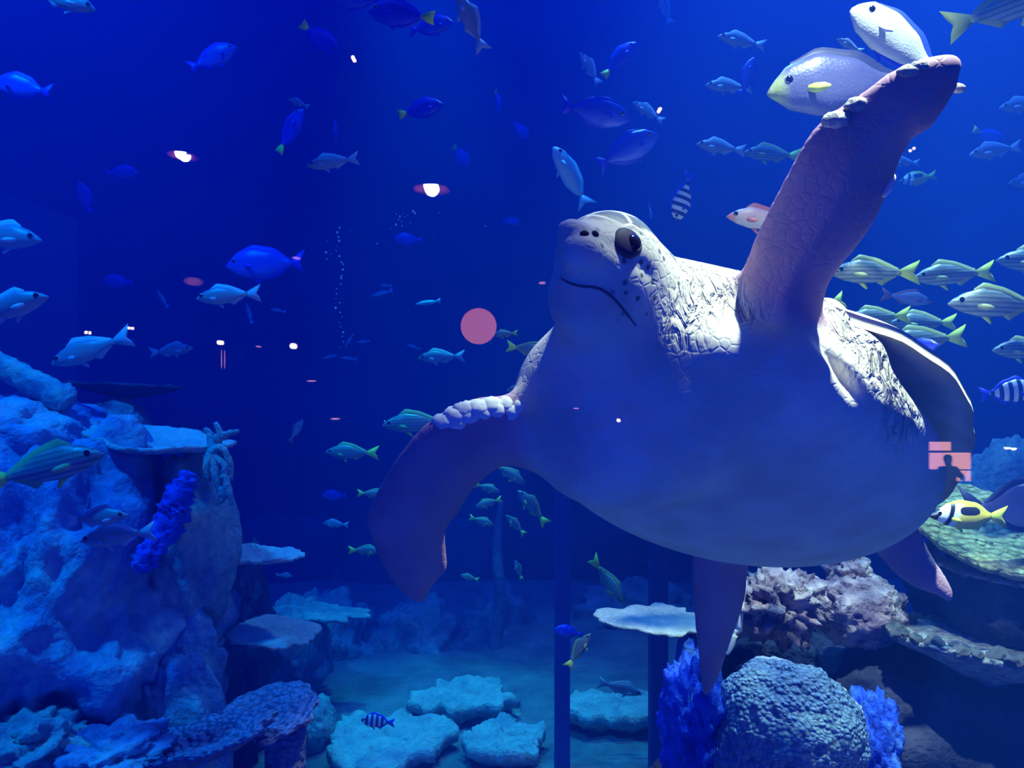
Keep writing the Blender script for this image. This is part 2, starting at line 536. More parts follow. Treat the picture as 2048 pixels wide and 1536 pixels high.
m, nt, b = nodes_of('turtle_skin')
at = N(nt, 'ShaderNodeAttribute'); at.attribute_name = 'masks'      # R flipper, G head scutes, B wrinkles
sep = N(nt, 'ShaderNodeSeparateColor'); nt.links.new(at.outputs['Color'], sep.inputs[0])
at2 = N(nt, 'ShaderNodeAttribute'); at2.attribute_name = 'masks2'   # R cheek spots, G nape
sep2 = N(nt, 'ShaderNodeSeparateColor'); nt.links.new(at2.outputs['Color'], sep2.inputs[0])
tc = N(nt, 'ShaderNodeTexCoord')
nz1 = N(nt, 'ShaderNodeTexNoise'); nz1.inputs['Scale'].default_value = 9; nz1.inputs['Detail'].default_value = 6
nt.links.new(tc.outputs['Object'], nz1.inputs['Vector'])
cream = ramp(nt, nz1.outputs[0], [(0.3, (0.62, 0.55, 0.42)), (0.7, (0.82, 0.76, 0.62))])
brown = ramp(nt, nz1.outputs[0], [(0.3, (0.40, 0.23, 0.29)), (0.7, (0.54, 0.32, 0.38))])
col = mixc(nt, sep.outputs[0], cream, brown)
vo = N(nt, 'ShaderNodeTexVoronoi', feature='DISTANCE_TO_EDGE'); vo.inputs['Scale'].default_value = 19
nt.links.new(tc.outputs['Object'], vo.inputs['Vector'])
scute = ramp(nt, vo.outputs['Distance'], [(0.03, (0.9, 0.85, 0.7)), (0.09, (0.13, 0.16, 0.19))])
col = mixc(nt, sep.outputs[1], col, scute)
vn = N(nt, 'ShaderNodeTexVoronoi'); vn.inputs['Scale'].default_value = 46; vn.inputs['Randomness'].default_value = 0.8
nt.links.new(tc.outputs['Object'], vn.inputs['Vector'])
spot = ramp(nt, vn.outputs['Distance'], [(0.16, (1, 1, 1)), (0.26, (0, 0, 0))])
col = mixc(nt, math_n(nt, 'MULTIPLY', spot, sep2.outputs[0]), col, (0.14, 0.15, 0.16))
vp = N(nt, 'ShaderNodeTexNoise'); vp.inputs['Scale'].default_value = 16; vp.inputs['Detail'].default_value = 1
nt.links.new(tc.outputs['Object'], vp.inputs['Vector'])
patch = ramp(nt, vp.outputs[0], [(0.48, (0, 0, 0)), (0.54, (1, 1, 1))])
col = mixc(nt, math_n(nt, 'MULTIPLY', patch, sep2.outputs[1]), col, (0.20, 0.24, 0.28))
nt.links.new(col, b.inputs['Base Color'])
b.inputs['Roughness'].default_value = 0.62
b.inputs['Specular IOR Level'].default_value = 0.2
# wrinkles: stretched noise; fine scales elsewhere
mp = N(nt, 'ShaderNodeMapping'); mp.inputs['Scale'].default_value = (52, 30, 17)
mp.inputs['Rotation'].default_value = (0.2, 0.6, 0.3)
nt.links.new(tc.outputs['Object'], mp.inputs['Vector'])
wn = N(nt, 'ShaderNodeTexNoise'); wn.inputs['Scale'].default_value = 1.0; wn.inputs['Detail'].default_value = 4
wn.inputs['Distortion'].default_value = 0.6
nt.links.new(mp.outputs[0], wn.inputs['Vector'])
wr = math_n(nt, 'MULTIPLY', math_n(nt, 'ABSOLUTE', math_n(nt, 'SUBTRACT', wn.outputs[0], 0.5)), math_n(nt, 'MULTIPLY', sep.outputs[2], 5.0))
fn = N(nt, 'ShaderNodeTexVoronoi', feature='DISTANCE_TO_EDGE'); fn.inputs['Scale'].default_value = 60
nt.links.new(tc.outputs['Object'], fn.inputs['Vector'])
hgt = math_n(nt, 'ADD', wr, math_n(nt, 'MULTIPLY', math_n(nt, 'MINIMUM', fn.outputs['Distance'], 0.15), 0.22))
sc_h = math_n(nt, 'MULTIPLY', math_n(nt, 'MINIMUM', vo.outputs['Distance'], 0.08), math_n(nt, 'MULTIPLY', sep.outputs[1], 4.0))
hgt = math_n(nt, 'ADD', hgt, sc_h)
bp = N(nt, 'ShaderNodeBump'); bp.inputs['Strength'].default_value = 0.9; bp.inputs['Distance'].default_value = 0.014
nt.links.new(hgt, bp.inputs['Height']); nt.links.new(bp.outputs[0], b.inputs['Normal'])
M_SKIN = m

turtle = empty('sea_turtle', TC)
tag(turtle, 'large pale sea turtle swimming with one front flipper raised, mottled head lifted', 'turtle')
tbody = mesh_obj('body', tv - np.array(TC), tf, M_SKIN, turtle)
for nm, arrs in (('masks', (m_flip, m_headtop, m_wr)), ('masks2', (m_cheek * (1 - m_headtop), m_nape, m_nape))):
    ca = tbody.data.color_attributes.new(nm, 'FLOAT_COLOR', 'POINT')
    c4 = np.ones((len(tv), 4), np.float32)
    for i in range(3): c4[:, i] = arrs[i]
    ca.data.foreach_set('color', c4.ravel())
TBVH = BVHTree.FromPolygons([Vector(v) for v in tv], [tuple(f) for f in tf])
EYE0 = Vector((0, 0, CAMZ))
def on_turtle(px, py):
    d = (P(px, py, 1) - EYE0).normalized()
    h, n, _, _ = TBVH.ray_cast(EYE0, d)
    return (h, n) if h is not None else (P(px, py, 1.3), Vector((0, -1, 0)))

# carapace: domed heart-shaped shield with a thick scalloped rim
m, nt, b = nodes_of('carapace_horn')
tc = N(nt, 'ShaderNodeTexCoord')
vo = N(nt, 'ShaderNodeTexVoronoi', feature='DISTANCE_TO_EDGE'); vo.inputs['Scale'].default_value = 5.5
nt.links.new(tc.outputs['Object'], vo.inputs['Vector'])
n1 = N(nt, 'ShaderNodeTexNoise'); n1.inputs['Scale'].default_value = 14; n1.inputs['Detail'].default_value = 6
nt.links.new(tc.outputs['Object'], n1.inputs['Vector'])
c = ramp(nt, n1.outputs[0], [(0.3, (0.56, 0.48, 0.34)), (0.7, (0.80, 0.72, 0.50))])
nt.links.new(c, b.inputs['Base Color']); b.inputs['Roughness'].default_value = 0.5
bp = N(nt, 'ShaderNodeBump'); bp.inputs['Strength'].default_value = 0.7; bp.inputs['Distance'].default_value = 0.01
nt.links.new(math_n(nt, 'MINIMUM', vo.outputs['Distance'], 0.06), bp.inputs['Height'])
nt.links.new(bp.outputs[0], b.inputs['Normal'])
M_CARA = m
NT, NR = 120, 18
def cara_outline(th):
    f, l = math.cos(th), math.sin(th)
    a = 0.375 if f > 0 else 0.57
    bw = 0.425
    r = 1.0 / math.sqrt((f / a) ** 2 + (l / bw) ** 2)
    if f < 0: r *= 1 - 0.05 * abs(math.sin(2 * th))
    r *= 1 + 0.005 * math.cos(22 * th)
    return r
vs, fs = [], []
def cpt(th, k, top):
    r = cara_outline(th) * k
    f, l = r * math.cos(th), r * math.sin(th)
    if top:
        h = 0.030 + 0.20 * (1 - k ** 2.6)
    else:
        h = 0.004 + 0.08 * (1 - k ** 3)
    h += 0.075 * max(0.0, math.cos(th)) * k
    p = TF * (f - 0.04) + TL * l + TU * h
    return p
for side in (True, False):
    for j in range(NR + 1):
        k = j / NR
        for i in range(NT):
            vs.append(cpt(2 * math.pi * i / NT, max(k, 0.001), side))
off = (NR + 1) * NT
for s_ in (0, 1):
    for j in range(NR):
        for i in range(NT):
            a = s_ * off + j * NT + i; bb = s_ * off + j * NT + (i + 1) % NT
            q = (a, bb, bb + NT, a + NT)
            fs.append(q if s_ else q[::-1])
for i in range(NT):
    a = NR * NT + i; bb = NR * NT + (i + 1) % NT
    fs.append((a, bb, bb + off, a + off))
mesh_obj('carapace', vs, fs, M_CARA, turtle)

M_EYE = mat_plain('turtle_eye', (0.008, 0.006, 0.012), 0.12, 0.6)
M_LID = mat_plain('turtle_eyelid', (0.05, 0.035, 0.06), 0.6, 0.2)
M_NOSTRIL = mat_plain('nostril_dark', (0.01, 0.01, 0.015), 0.7, 0.1)
M_MOUTH = mat_plain('mouth_crease', (0.14, 0.11, 0.12), 0.7, 0.1)
M_SCALE = mat_plain('pale_scale', (0.85, 0.82, 0.7), 0.55, 0.2)
M_BARN = mat_rock('barnacle', (0.5, 0.45, 0.38), (0.7, 0.65, 0.55), (0.85, 0.8, 0.7), 30, 0.5, 90)

def blob(name, c, axes, r, mat, parent, seg=18, lump=0.0, seed=0):
    bm = bmesh.new()
    bmesh.ops.create_uvsphere(bm, u_segments=seg, v_segments=max(6, seg // 2), radius=1)
    for v in bm.verts:
        k = 1 + lump * noise.noise(v.co * 2.2 + Vector((seed, 0, 0)))
        co = v.co * k
        v.co = Vector(c) + axes[0] * co.x * r[0] + axes[1] * co.y * r[1] + axes[2] * co.z * r[2]
    return bm_obj(name, bm, mat, parent)

def frame(n, up=Vector((0, 0, 1))):
    n = n.normalized(); a = up.cross(n)
    if a.length < 1e-4: a = Vector((1, 0, 0))
    a.normalize()
    return a, n.cross(a), n
h, n = on_turtle(1257, 484)
ax = frame(n)
blob('eyelid', h - TC - n * 0.004, ax, (0.027, 0.024, 0.010), M_LID, turtle)
h2, n2 = on_turtle(1266, 486)
blob('eye', h2 - TC - n2 * 0.001, frame(n2), (0.0145, 0.015, 0.011), M_EYE, turtle)
for px in (1169, 1191):
    h, n = on_turtle(px, 467)
    blob('nostril', h - TC, frame(n), (0.0065, 0.005, 0.003), M_NOSTRIL, turtle, 12)
for px, py, s in ((1672, 236, 0.016), (1712, 206, 0.013), (1818, 138, 0.012), (1838, 128, 0.010), (1916, 172, 0.010)):
    h, n = on_turtle(px, py + 4)
    blob('barnacle', h - TC, frame(n), (s * 1.3, s * 0.8, s * 0.6), M_BARN, turtle, 14, 0.3, px)
# pale overlapping scales along the leading edge of the lowered flipper
for i, (px, py) in enumerate(((1040, 812), (1012, 806), (984, 806), (956, 810), (930, 818), (905, 828), (882, 842), (1026, 826), (996, 824), (966, 826), (938, 834), (912, 846))):
    h, n = on_turtle(px, py)
    blob('flipper_scale', h - TC - n * 0.006, frame(n), (0.021, 0.015, 0.0085), M_SCALE, turtle, 14, 0.25, i)
h, n = on_turtle(1778, 372)
blob('claw', h - TC, frame(n), (0.006, 0.018, 0.006), M_SCALE, turtle, 12)

# mouth line
mp_ = [on_turtle(*q)[0] - TC for q in ((1122, 556), (1140, 566), (1162, 572), (1186, 574), (1208, 582), (1230, 600), (1252, 626), (1272, 652))]
tube('mouth_line', mp_, [0.0012] + [0.0022] * 6 + [0.001], M_MOUTH, turtle, seg=8)

# ------------------------------------------------------------------ reef
M_LROCK = mat_rock('blue_grey_rock', (0.015, 0.04, 0.30), (0.18, 0.32, 0.55), (0.62, 0.80, 0.74), 3.2, 1.0, 38)
M_LROCK2 = mat_rock('pale_rock', (0.12, 0.22, 0.34), (0.34, 0.48, 0.46), (0.62, 0.72, 0.58), 8, 0.9, 45)
M_PLATE = mat_rock('pale_plate_coral', (0.34, 0.42, 0.44), (0.55, 0.62, 0.58), (0.75, 0.78, 0.70), 9, 0.7, 70)
M_PLATEP = mat_rock('mauve_plate_coral', (0.22, 0.20, 0.42), (0.42, 0.38, 0.62), (0.58, 0.52, 0.72), 8, 0.9, 50, knob=55)
M_BLUESP = mat_rock('blue_sponge', (0.01, 0.04, 0.5), (0.02, 0.10, 0.9), (0.10, 0.30, 0.9), 14, 0.9, 60)
M_GREENP = mat_rock('yellow_green_plate_coral', (0.34, 0.40, 0.14), (0.72, 0.76, 0.30), (0.90, 0.92, 0.46), 10, 1.0, 55, knob=38)
M_PINK = mat_rock('pinkish_coral_rock', (0.12, 0.07, 0.14), (0.50, 0.34, 0.42), (0.85, 0.70, 0.68), 9, 1.0, 50, knob=14)
M_BRAIN = mat_rock('speckled_round_coral', (0.24, 0.30, 0.60), (0.58, 0.64, 0.78), (0.88, 0.90, 0.80), 7, 0.55, 50, knob=80)
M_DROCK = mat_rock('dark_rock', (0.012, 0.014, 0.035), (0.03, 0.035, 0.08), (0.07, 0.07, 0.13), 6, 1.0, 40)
M_KNOB = mat_rock('knobbly_rim_coral', (0.30, 0.28, 0.36), (0.58, 0.58, 0.58), (0.82, 0.82, 0.74), 20, 1.0, 60, knob=45)
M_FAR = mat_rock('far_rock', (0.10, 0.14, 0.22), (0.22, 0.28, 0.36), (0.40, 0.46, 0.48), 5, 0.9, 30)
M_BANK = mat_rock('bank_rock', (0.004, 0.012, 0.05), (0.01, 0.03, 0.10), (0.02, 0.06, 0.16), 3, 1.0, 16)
M_POST = mat_plain('dark_post', (0.012, 0.04, 0.22), 0.7, 0.2)
M_TWIG = mat_plain('white_coral', (0.75, 0.75, 0.66), 0.7, 0.2)

def rock(name, px, py, d, rx, rz, ry, seed, mat, label, cat='rock', amp=0.22, freq=2.2, sub=5, fine=0.05, group=None, square=0.0):
    c = P(px, py, d)
    Rx, Rz = rx * d / F, rz * d / F
    bm = bmesh.new()
    bmesh.ops.create_icosphere(bm, subdivisions=sub, radius=1)
    s = Vector((seed * 3.1, seed * 1.7, seed))
    for v in bm.verts:
        n = v.co.normalized()
        k = 1 + amp * noise.fractal(n * freq + s, 0.9, 2.1, 4)
        k += fine * abs(noise.noise(n * 9 + s)) - fine * 0.6 * max(0, noise.noise(n * 5.5 - s) - 0.25) * 4
        q = n.copy()
        if square:
            mxx = max(abs(q.x), abs(q.y), abs(q.z)); q = q.lerp(q / mxx, square)
        v.co = Vector((q.x * Rx * k, q.y * ry * k, q.z * Rz * k))
    o = bm_obj(name, bm, mat)
    o.location = c
    return tag(o, label, cat, group)

KNOBS = []
for q in range(3):
    bm = bmesh.new(); bmesh.ops.create_icosphere(bm, subdivisions=3, radius=1)
    for v in bm.verts:
        v.co *= 1 + 0.45 * noise.noise(v.co * 1.8 + Vector((q * 7, 0, 0))) + 0.2 * noise.noise(v.co * 4.5 + Vector((q * 7, 3, 0)))
    km = bpy.data.meshes.new('knob'); bm.to_mesh(km); bm.free()
    km.polygons.foreach_set('use_smooth', [True] * len(km.polygons)); km.materials.append(M_KNOB); KNOBS.append(km)
def plate(name, px, py, d, rx, ry, th, seed, mat, label, cat='coral', tilt=0.0, roll=0.0, bowl=0.05, wav=0.12, knob=0.0, stalk=None, under=1.0, point=0.0):
    """plate coral: irregular thin disc, thicker underneath towards its stalk"""
    Rx = rx * d / F
    NTp, NRp = 96, 16
    vs, fs = [], []
    for side in (1, 0):
        for j in range(NRp + 1):
            k = max(j / NRp, 0.002)
            for i in range(NTp):
                t = 2 * math.pi * i / NTp
                cs, sn = math.cos(t), math.sin(t)
                R = 1 + wav * noise.fractal(Vector((cs * 1.6 + seed, sn * 1.6, seed)), 1.0, 2.0, 4)
                if point: R *= 1 + point * max(0, -cs) ** 6 - 0.25 * abs(point) * abs(sn) * (cs < 0)
                x, y = cs * k * R * Rx, sn * k * R * ry
                z = bowl * k * k * 2 + 0.35 * th * noise.fractal(Vector((x * 14, y * 14, seed)), 1.0, 2.0, 3)
                if False:
                    kk = max(0, (k - 0.80) / 0.20)
                    z += knob * kk * abs(noise.noise(Vector((cs * 26, sn * 26, k * 8 + seed)))) * 1.6
                    x *= 1 + knob * 0.8 * kk * noise.noise(Vector((cs * 22 + 7, sn * 22, seed)))
                if not side:
                    z -= th * (0.5 + under * 1.5 * (1 - k))
                vs.append(Vector((x, y, z)))
    off = (NRp + 1) * NTp
    for s_ in (0, 1):
        for j in range(NRp):
            for i in range(NTp):
                a = s_ * off + j * NTp + i; b2 = s_ * off + j * NTp + (i + 1) % NTp
                q = (a, a + NTp, b2 + NTp, b2)
                fs.append(q if not s_ else q[::-1])
    for i in range(NTp):
        a = NRp * NTp + i; b2 = NRp * NTp + (i + 1) % NTp
        fs.append((a, a + off, b2 + off, b2))
    Mx = Matrix.Rotation(roll, 4, 'Y') @ Matrix.Rotation(tilt, 4, 'X')
    vs = [Mx @ v for v in vs]
    if stalk is None and not knob:
        o = mesh_obj(name, vs, fs, mat)
        o.location = P(px, py, d)
        return tag(o, label, cat)
    root = empty(name, P(px, py, d))
    mesh_obj('plate', vs, fs, mat, root)
    if knob:
        rk = random.Random(seed)
        nk_ = max(40, int(5.5 * (Rx + ry) / knob * 0.55))
        for i in range(nk_):
            t = 2 * math.pi * (i + rk.random() * 0.7) / nk_
            cs, sn = math.cos(t), math.sin(t)
            R = 1 + wav * noise.fractal(Vector((cs * 1.6 + seed, sn * 1.6, seed)), 1.0, 2.0, 4)
            o = bpy.data.objects.new('knob', KNOBS[i % 3]); COL.objects.link(o); o.parent = root
            kk = 0.97 - 0.10 * rk.random() ** 2
            o.location = Mx @ Vector((cs * kk * R * Rx, sn * kk * R * ry, bowl * 2 + rk.random() * knob * 0.25 - knob * 0.1))
            s = knob * (0.55 + 0.5 * rk.random())
            o.scale = (s, s, s * (0.7 + 0.5 * rk.random())); o.rotation_euler = (rk.random() * 6, rk.random() * 6, rk.random() * 6)
        if stalk is None:
            return tag(root, label, cat)
    sr, sl, sx = stalk
    tube('stalk', [Vector((sx, 0, -0.005)), Vector((sx, 0.01, -sl * 0.5)), Vector((sx - 0.01, 0.02, -sl))], [sr * 1.25, sr * 0.9, sr * 1.3], mat, root, lump=0.15)
    return tag(root, label, cat)

def branch_coral(name, base, twigs, mat, label, r=0.008, cat='coral', seed=1):
    root = empty(name, base)
    rnd = random.Random(seed)
    for tw in twigs:
        pts = [Vector(q) - Vector(base) for q in tw]
        tube('branch', pts, [r * (1.2 - 0.75 * i / (len(pts) - 1)) for i in range(len(pts))], mat, root, lump=0.6, seg=8, seed=rnd.random() * 9)
    return tag(root, label, cat)

# --- left reef wall
rock('reef_boulder', 110, 1285, 2.45, 290, 400, 0.50, 3, M_LROCK, 'huge blue-lit boulder with dark hollows below the striped yellow-finned snapper', amp=0.34, freq=1.7, sub=6, fine=0.05)
rock('rock_pillar', 385, 1090, 2.50, 78, 190, 0.17, 8, M_LROCK2, 'upright pale teal rock pillar under the overhanging cyan plate coral', amp=0.2, freq=1.6)
rock('rock_foot', 330, 1465, 2.38, 122, 265, 0.18, 12, M_LROCK, 'pale streaked rock buttress at the foot of the teal pillar', amp=0.3, freq=1.9)
rock('ledge_boulder', 40, 880, 2.60, 170, 95, 0.30, 17, M_LROCK, 'smooth bright blue boulder beneath the coral log', amp=0.16)
rock('dome_rock', 232, 862, 2.95, 60, 66, 0.12, 21, M_FAR, 'dim rounded rock dome behind the cyan plate coral', amp=0.12)
rock('rubble_rock', 60, 1494, 2.02, 100, 66, 0.14, 25, M_LROCK2, 'knobbly pale-tipped rubble rock beside the mauve plate coral', amp=0.4, freq=3, fine=0.12)
rock('rubble_rock', 232, 1508, 2.02, 105, 48, 0.13, 29, M_LROCK, 'low mottled blue rubble rock behind the mauve plate coral', amp=0.4, freq=3, fine=0.12)
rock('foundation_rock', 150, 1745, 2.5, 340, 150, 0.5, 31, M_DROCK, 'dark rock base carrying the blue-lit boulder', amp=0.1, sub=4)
lg = tube('coral_log', [P(-60, 690, 2.56), P(0, 728, 2.55), P(60, 762, 2.54), P(120, 795, 2.52), P(140, 808, 2.52)], [0.032, 0.036, 0.039, 0.045, 0.032], M_LROCK2, lump=0.35, seg=18, m=26)
tag(lg, 'thick encrusted coral log lying slanted above the bright blue boulder', 'coral')
plate('plate_coral', 305, 892, 2.42, 140, 0.13, 0.022, 5, M_PLATE, 'bright cyan plate coral shelf overhanging the teal rock pillar', tilt=0.14, roll=0.10, bowl=0.015, wav=0.35, under=0.25)
plate('shelf_coral', 515, 1116, 2.62, 92, 0.10, 0.020, 9, M_PLATE, 'narrow thin coral shelf jutting out of the teal rock pillar', tilt=0.05, roll=0.03, bowl=0.01, wav=0.35, under=0.15)
plate('leaf_coral', 548, 1262, 2.62, 92, 0.15, 0.016, 13, M_PLATE, 'pale leaf-shaped coral plate hanging over dark hollow below the thin shelf', tilt=0.02, roll=0.12, bowl=0.0, wav=0.32, under=0.15)
plate('dark_shelf', 250, 778, 3.0, 105, 0.12, 0.02, 15, M_DROCK, 'dark thin shelf behind the coral log end', tilt=-0.02, roll=0.04, bowl=0.01, wav=0.25)
plate('mauve_plate_coral', 545, 1432, 2.20, 95, 0.16, 0.022, 19, M_PLATEP, 'textured mauve plate coral tilted on a pale stalk', tilt=0.12, roll=-0.10, bowl=0.01, wav=0.2, stalk=(0.05, 0.72, 0.035))
plate('mauve_ledge_coral', 372, 1492, 2.04, 180, 0.11, 0.028, 23, M_PLATEP, 'long mauve coral ledge running up to the tilted mauve plate', tilt=0.06, roll=-0.24, bowl=0.01, wav=0.25)
sp = tube('blue_sponge', [P(382, 945, 2.30), P(362, 985, 2.28), P(345, 1030, 2.27), P(318, 1080, 2.22), P(290, 1120, 2.18), P(276, 1140, 2.18)], [0.02, 0.035, 0.042, 0.03, 0.034, 0.012], M_BLUESP, lump=0.7, seg=20, m=40)
tag(sp, 'vivid blue knobbly sponge trailing down the front of the teal pillar', 'sponge')
B0 = P(425, 905, 2.38)
branch_coral('branching_coral', B0, [[B0, P(440, 870, 2.38), P(430, 845, 2.38)], [B0, P(420, 868, 2.4), P(408, 858, 2.4)], [P(430, 880, 2.38), P(455, 868, 2.38), P(478, 862, 2.38)],
    [B0, P(450, 930, 2.36), P(452, 965, 2.36), P(448, 985, 2.35)], [P(450, 950, 2.36), P(458, 985, 2.35), P(464, 1010, 2.35)], [B0, P(432, 950, 2.36), P(440, 985, 2.36), P(436, 1000, 2.36)],
    [P(445, 975, 2.36), P(446, 995, 2.35), P(441, 1006, 2.35)], [B0, P(412, 935, 2.36), P(418, 965, 2.36)], [B0, P(443, 895, 2.36), P(460, 925, 2.36), P(462, 960, 2.36)]],
    M_LROCK2, 'pale branching coral tuft drooping from the end of the cyan plate', r=0.013)
tube_pts = [(435, 1135), (442, 1150), (430, 1160)]
# --- far middle ground on the sand
far = [('sand_slab', 772, 1505, 3.45, 128, 0.26, 0.09, 41, 'long pale slab lying on the lit sand near the mauve plate stalk', 0.0, 0.02),
       ('sand_slab', 935, 1452, 3.92, 96, 0.19, 0.09, 43, 'cyan-lit flat slab beside the dark striped sergeant fish', 0.0, -0.05),
       ('sand_slab', 1012, 1500, 3.45, 84, 0.18, 0.09, 47, 'tilted slab on the sand next to the slimmer dark post', 0.0, 0.16),
       ('sand_slab', 1240, 1462, 3.8, 120, 0.18, 0.09, 51, 'low pale slab on the sand between the dark posts', 0.0, 0.03)]
for nm, px, py, d, rx, ry, th, sd, lb, tl, rl in far:
    o = plate(nm, px, py, d, rx, ry, th, sd, M_PLATE, lb, 'rock', tilt=tl, roll=rl * 0.5, bowl=0.0, wav=0.35, under=0.8)
    o.location.z = 0.09
rock('seabed_boulder', 632, 1455, 3.55, 38, 62, 0.13, 53, M_LROCK2, 'smooth cyan boulder right behind the mauve plate coral', amp=0.12)
rock('seabed_boulder', 985, 1440, 3.95, 62, 36, 0.16, 57, M_LROCK2, 'green-capped boulder standing on the lit sand', amp=0.25)
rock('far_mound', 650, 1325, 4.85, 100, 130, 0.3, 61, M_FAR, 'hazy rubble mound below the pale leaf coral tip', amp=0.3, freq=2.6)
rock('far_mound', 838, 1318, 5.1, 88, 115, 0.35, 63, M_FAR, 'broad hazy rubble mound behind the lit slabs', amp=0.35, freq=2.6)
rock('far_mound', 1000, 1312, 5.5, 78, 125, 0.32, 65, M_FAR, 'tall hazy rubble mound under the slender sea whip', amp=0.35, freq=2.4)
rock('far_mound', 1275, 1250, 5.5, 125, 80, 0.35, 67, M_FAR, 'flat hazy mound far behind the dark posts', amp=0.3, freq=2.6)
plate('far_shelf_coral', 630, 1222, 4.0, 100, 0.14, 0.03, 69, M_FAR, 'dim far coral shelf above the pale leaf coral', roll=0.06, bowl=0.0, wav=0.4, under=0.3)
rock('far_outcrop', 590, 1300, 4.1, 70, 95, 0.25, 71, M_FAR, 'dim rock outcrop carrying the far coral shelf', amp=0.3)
rock('far_outcrop', 470, 1311, 3.4, 66, 235, 0.2, 73, M_DROCK, 'dark rock outcrop behind the thin shelf and leaf corals', amp=0.25)
for px, w, top, lb in ((1124, 0.030, 930, 'dark upright post standing behind the turtle throat'), (1316, 0.034, 1000, 'dark upright post standing behind the turtle belly')):
    d = 3.28
    t = P(px, top, d)
    root = empty('tank_post', (t.x, t.y, 0.0))
    box_obj('shaft', (-w, w, -0.04, 0.04, -0.03, t.z), M_POST, root)
    box_obj('cap', (-w * 1.3, w * 1.3, -0.05, 0.05, t.z, t.z + 0.03), M_POST, root)
    tag(root, lb, 'post')
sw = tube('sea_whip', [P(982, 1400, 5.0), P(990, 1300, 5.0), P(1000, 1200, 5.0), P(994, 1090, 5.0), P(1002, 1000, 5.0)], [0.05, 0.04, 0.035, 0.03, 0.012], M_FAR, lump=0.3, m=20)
tag(sw, 'slender hazy sea whip rising behind the lowered flipper', 'coral')

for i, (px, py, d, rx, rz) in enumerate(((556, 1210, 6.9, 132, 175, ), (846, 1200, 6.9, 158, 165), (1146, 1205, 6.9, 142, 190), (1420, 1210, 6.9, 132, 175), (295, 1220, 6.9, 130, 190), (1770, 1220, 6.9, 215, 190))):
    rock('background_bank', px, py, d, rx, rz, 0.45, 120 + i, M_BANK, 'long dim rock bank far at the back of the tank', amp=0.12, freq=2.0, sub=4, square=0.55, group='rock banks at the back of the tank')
# --- right reef
rock('foundation_rock', 1590, 1719, 2.45, 330, 236, 0.5, 81, M_DROCK, 'dark rock base under the round speckled coral', amp=0.1, sub=4)
plate('green_plate_coral', 1985, 1053, 2.35, 152, 0.30, 0.035, 83, M_GREENP, 'brightly lit yellow-green plate coral under the yellow rabbitfish', tilt=0.30, roll=0.05, bowl=0.0, wav=0.14, under=0.4)
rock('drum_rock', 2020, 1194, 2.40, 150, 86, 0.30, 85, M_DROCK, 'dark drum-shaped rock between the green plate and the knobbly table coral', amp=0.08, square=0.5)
plate('rim_coral', 2015, 1126, 2.36, 150, 0.28, 0.022, 87, M_KNOB, 'pale knobbly coral rim on top of the dark drum rock', tilt=0.02, roll=0.03, bowl=0.0, wav=0.1, knob=0.016)
plate('table_coral', 1990, 1282, 2.22, 205, 0.22, 0.030, 89, M_KNOB, 'table coral with a pale knobbly rim above the dark overhang', tilt=-0.04, roll=0.10, bowl=0.0, wav=0.08, knob=0.022, under=2.5)
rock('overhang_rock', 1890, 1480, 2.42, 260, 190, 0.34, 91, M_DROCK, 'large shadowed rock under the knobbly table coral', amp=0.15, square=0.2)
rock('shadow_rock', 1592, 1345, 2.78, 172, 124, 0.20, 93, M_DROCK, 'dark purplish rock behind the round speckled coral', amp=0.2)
rock('pitted_pink_coral', 1722, 1222, 2.40, 86, 66, 0.13, 95, M_PINK, 'rounded mauve-pink coral head pitted with dark holes', 'coral', amp=0.18, fine=0.14)
rock('pink_coral_lump', 1700, 1150, 2.50, 40, 44, 0.08, 97, M_PINK, 'small pinkish coral lump perched behind the pitted coral head', 'coral', amp=0.35, fine=0.12)
rock('pink_coral_lump', 1622, 1190, 2.46, 52, 36, 0.10, 99, M_PINK, 'dusky pink smooth coral lump beside the pitted coral head', 'coral', amp=0.15)
rock('craggy_coral', 1550, 1212, 2.42, 72, 62, 0.12, 101, M_PINK, 'craggy brown-pink coral with pale ridges above the dark rock', 'coral', amp=0.55, freq=3.2, fine=0.2)
rock('round_coral', 1572, 1486, 2.15, 152, 164, 0.20, 103, M_BRAIN, 'large round speckled blue-white coral head', 'coral', amp=0.10, freq=1.5, sub=6)
rock('blue_sponge_rock', 1392, 1470, 2.25, 62, 150, 0.16, 105, M_BLUESP, 'deep blue encrusted rock at the foot of the dark post', amp=0.3, freq=2.4, fine=0.15)
rock('blue_sponge_rock', 1742, 1510, 2.18, 50, 125, 0.10, 107, M_BLUESP, 'deep blue sponge rock between the round coral and the shadowed overhang', amp=0.3, freq=2.4, fine=0.15)
rock('blue_sponge_rock', 1374, 1524, 2.62, 38, 262, 0.09, 109, M_BLUESP, 'small blue encrusted pinnacle under the turtle hind flipper', amp=0.12, fine=0.06)
plate('fan_plate_coral', 1318, 1236, 2.68, 98, 0.12, 0.02, 111, M_PLATE, 'pale pointed plate coral jutting out beside the dark post', tilt=0.10, roll=0.03, bowl=0.0, wav=0.3, point=0.35, under=0.15)
rock('back_reef_rock', 2010, 1226, 3.3, 100, 346, 0.25, 113, M_LROCK2, 'pale blue rock behind the green plate coral', amp=0.12)
T0 = P(1478, 1262, 2.36)
branch_coral('white_twig_coral', T0, [[T0, P(1484, 1215, 2.36), P(1492, 1160, 2.36)], [T0, P(1476, 1200, 2.35), P(1480, 1172, 2.35)], [P(1470, 1270, 2.36), P(1460, 1300, 2.35), P(1452, 1308, 2.35)], [T0, P(1470, 1265, 2.36), P(1466, 1290, 2.36)]],
             M_TWIG, 'thin white coral twig standing beside the craggy coral', r=0.0075)

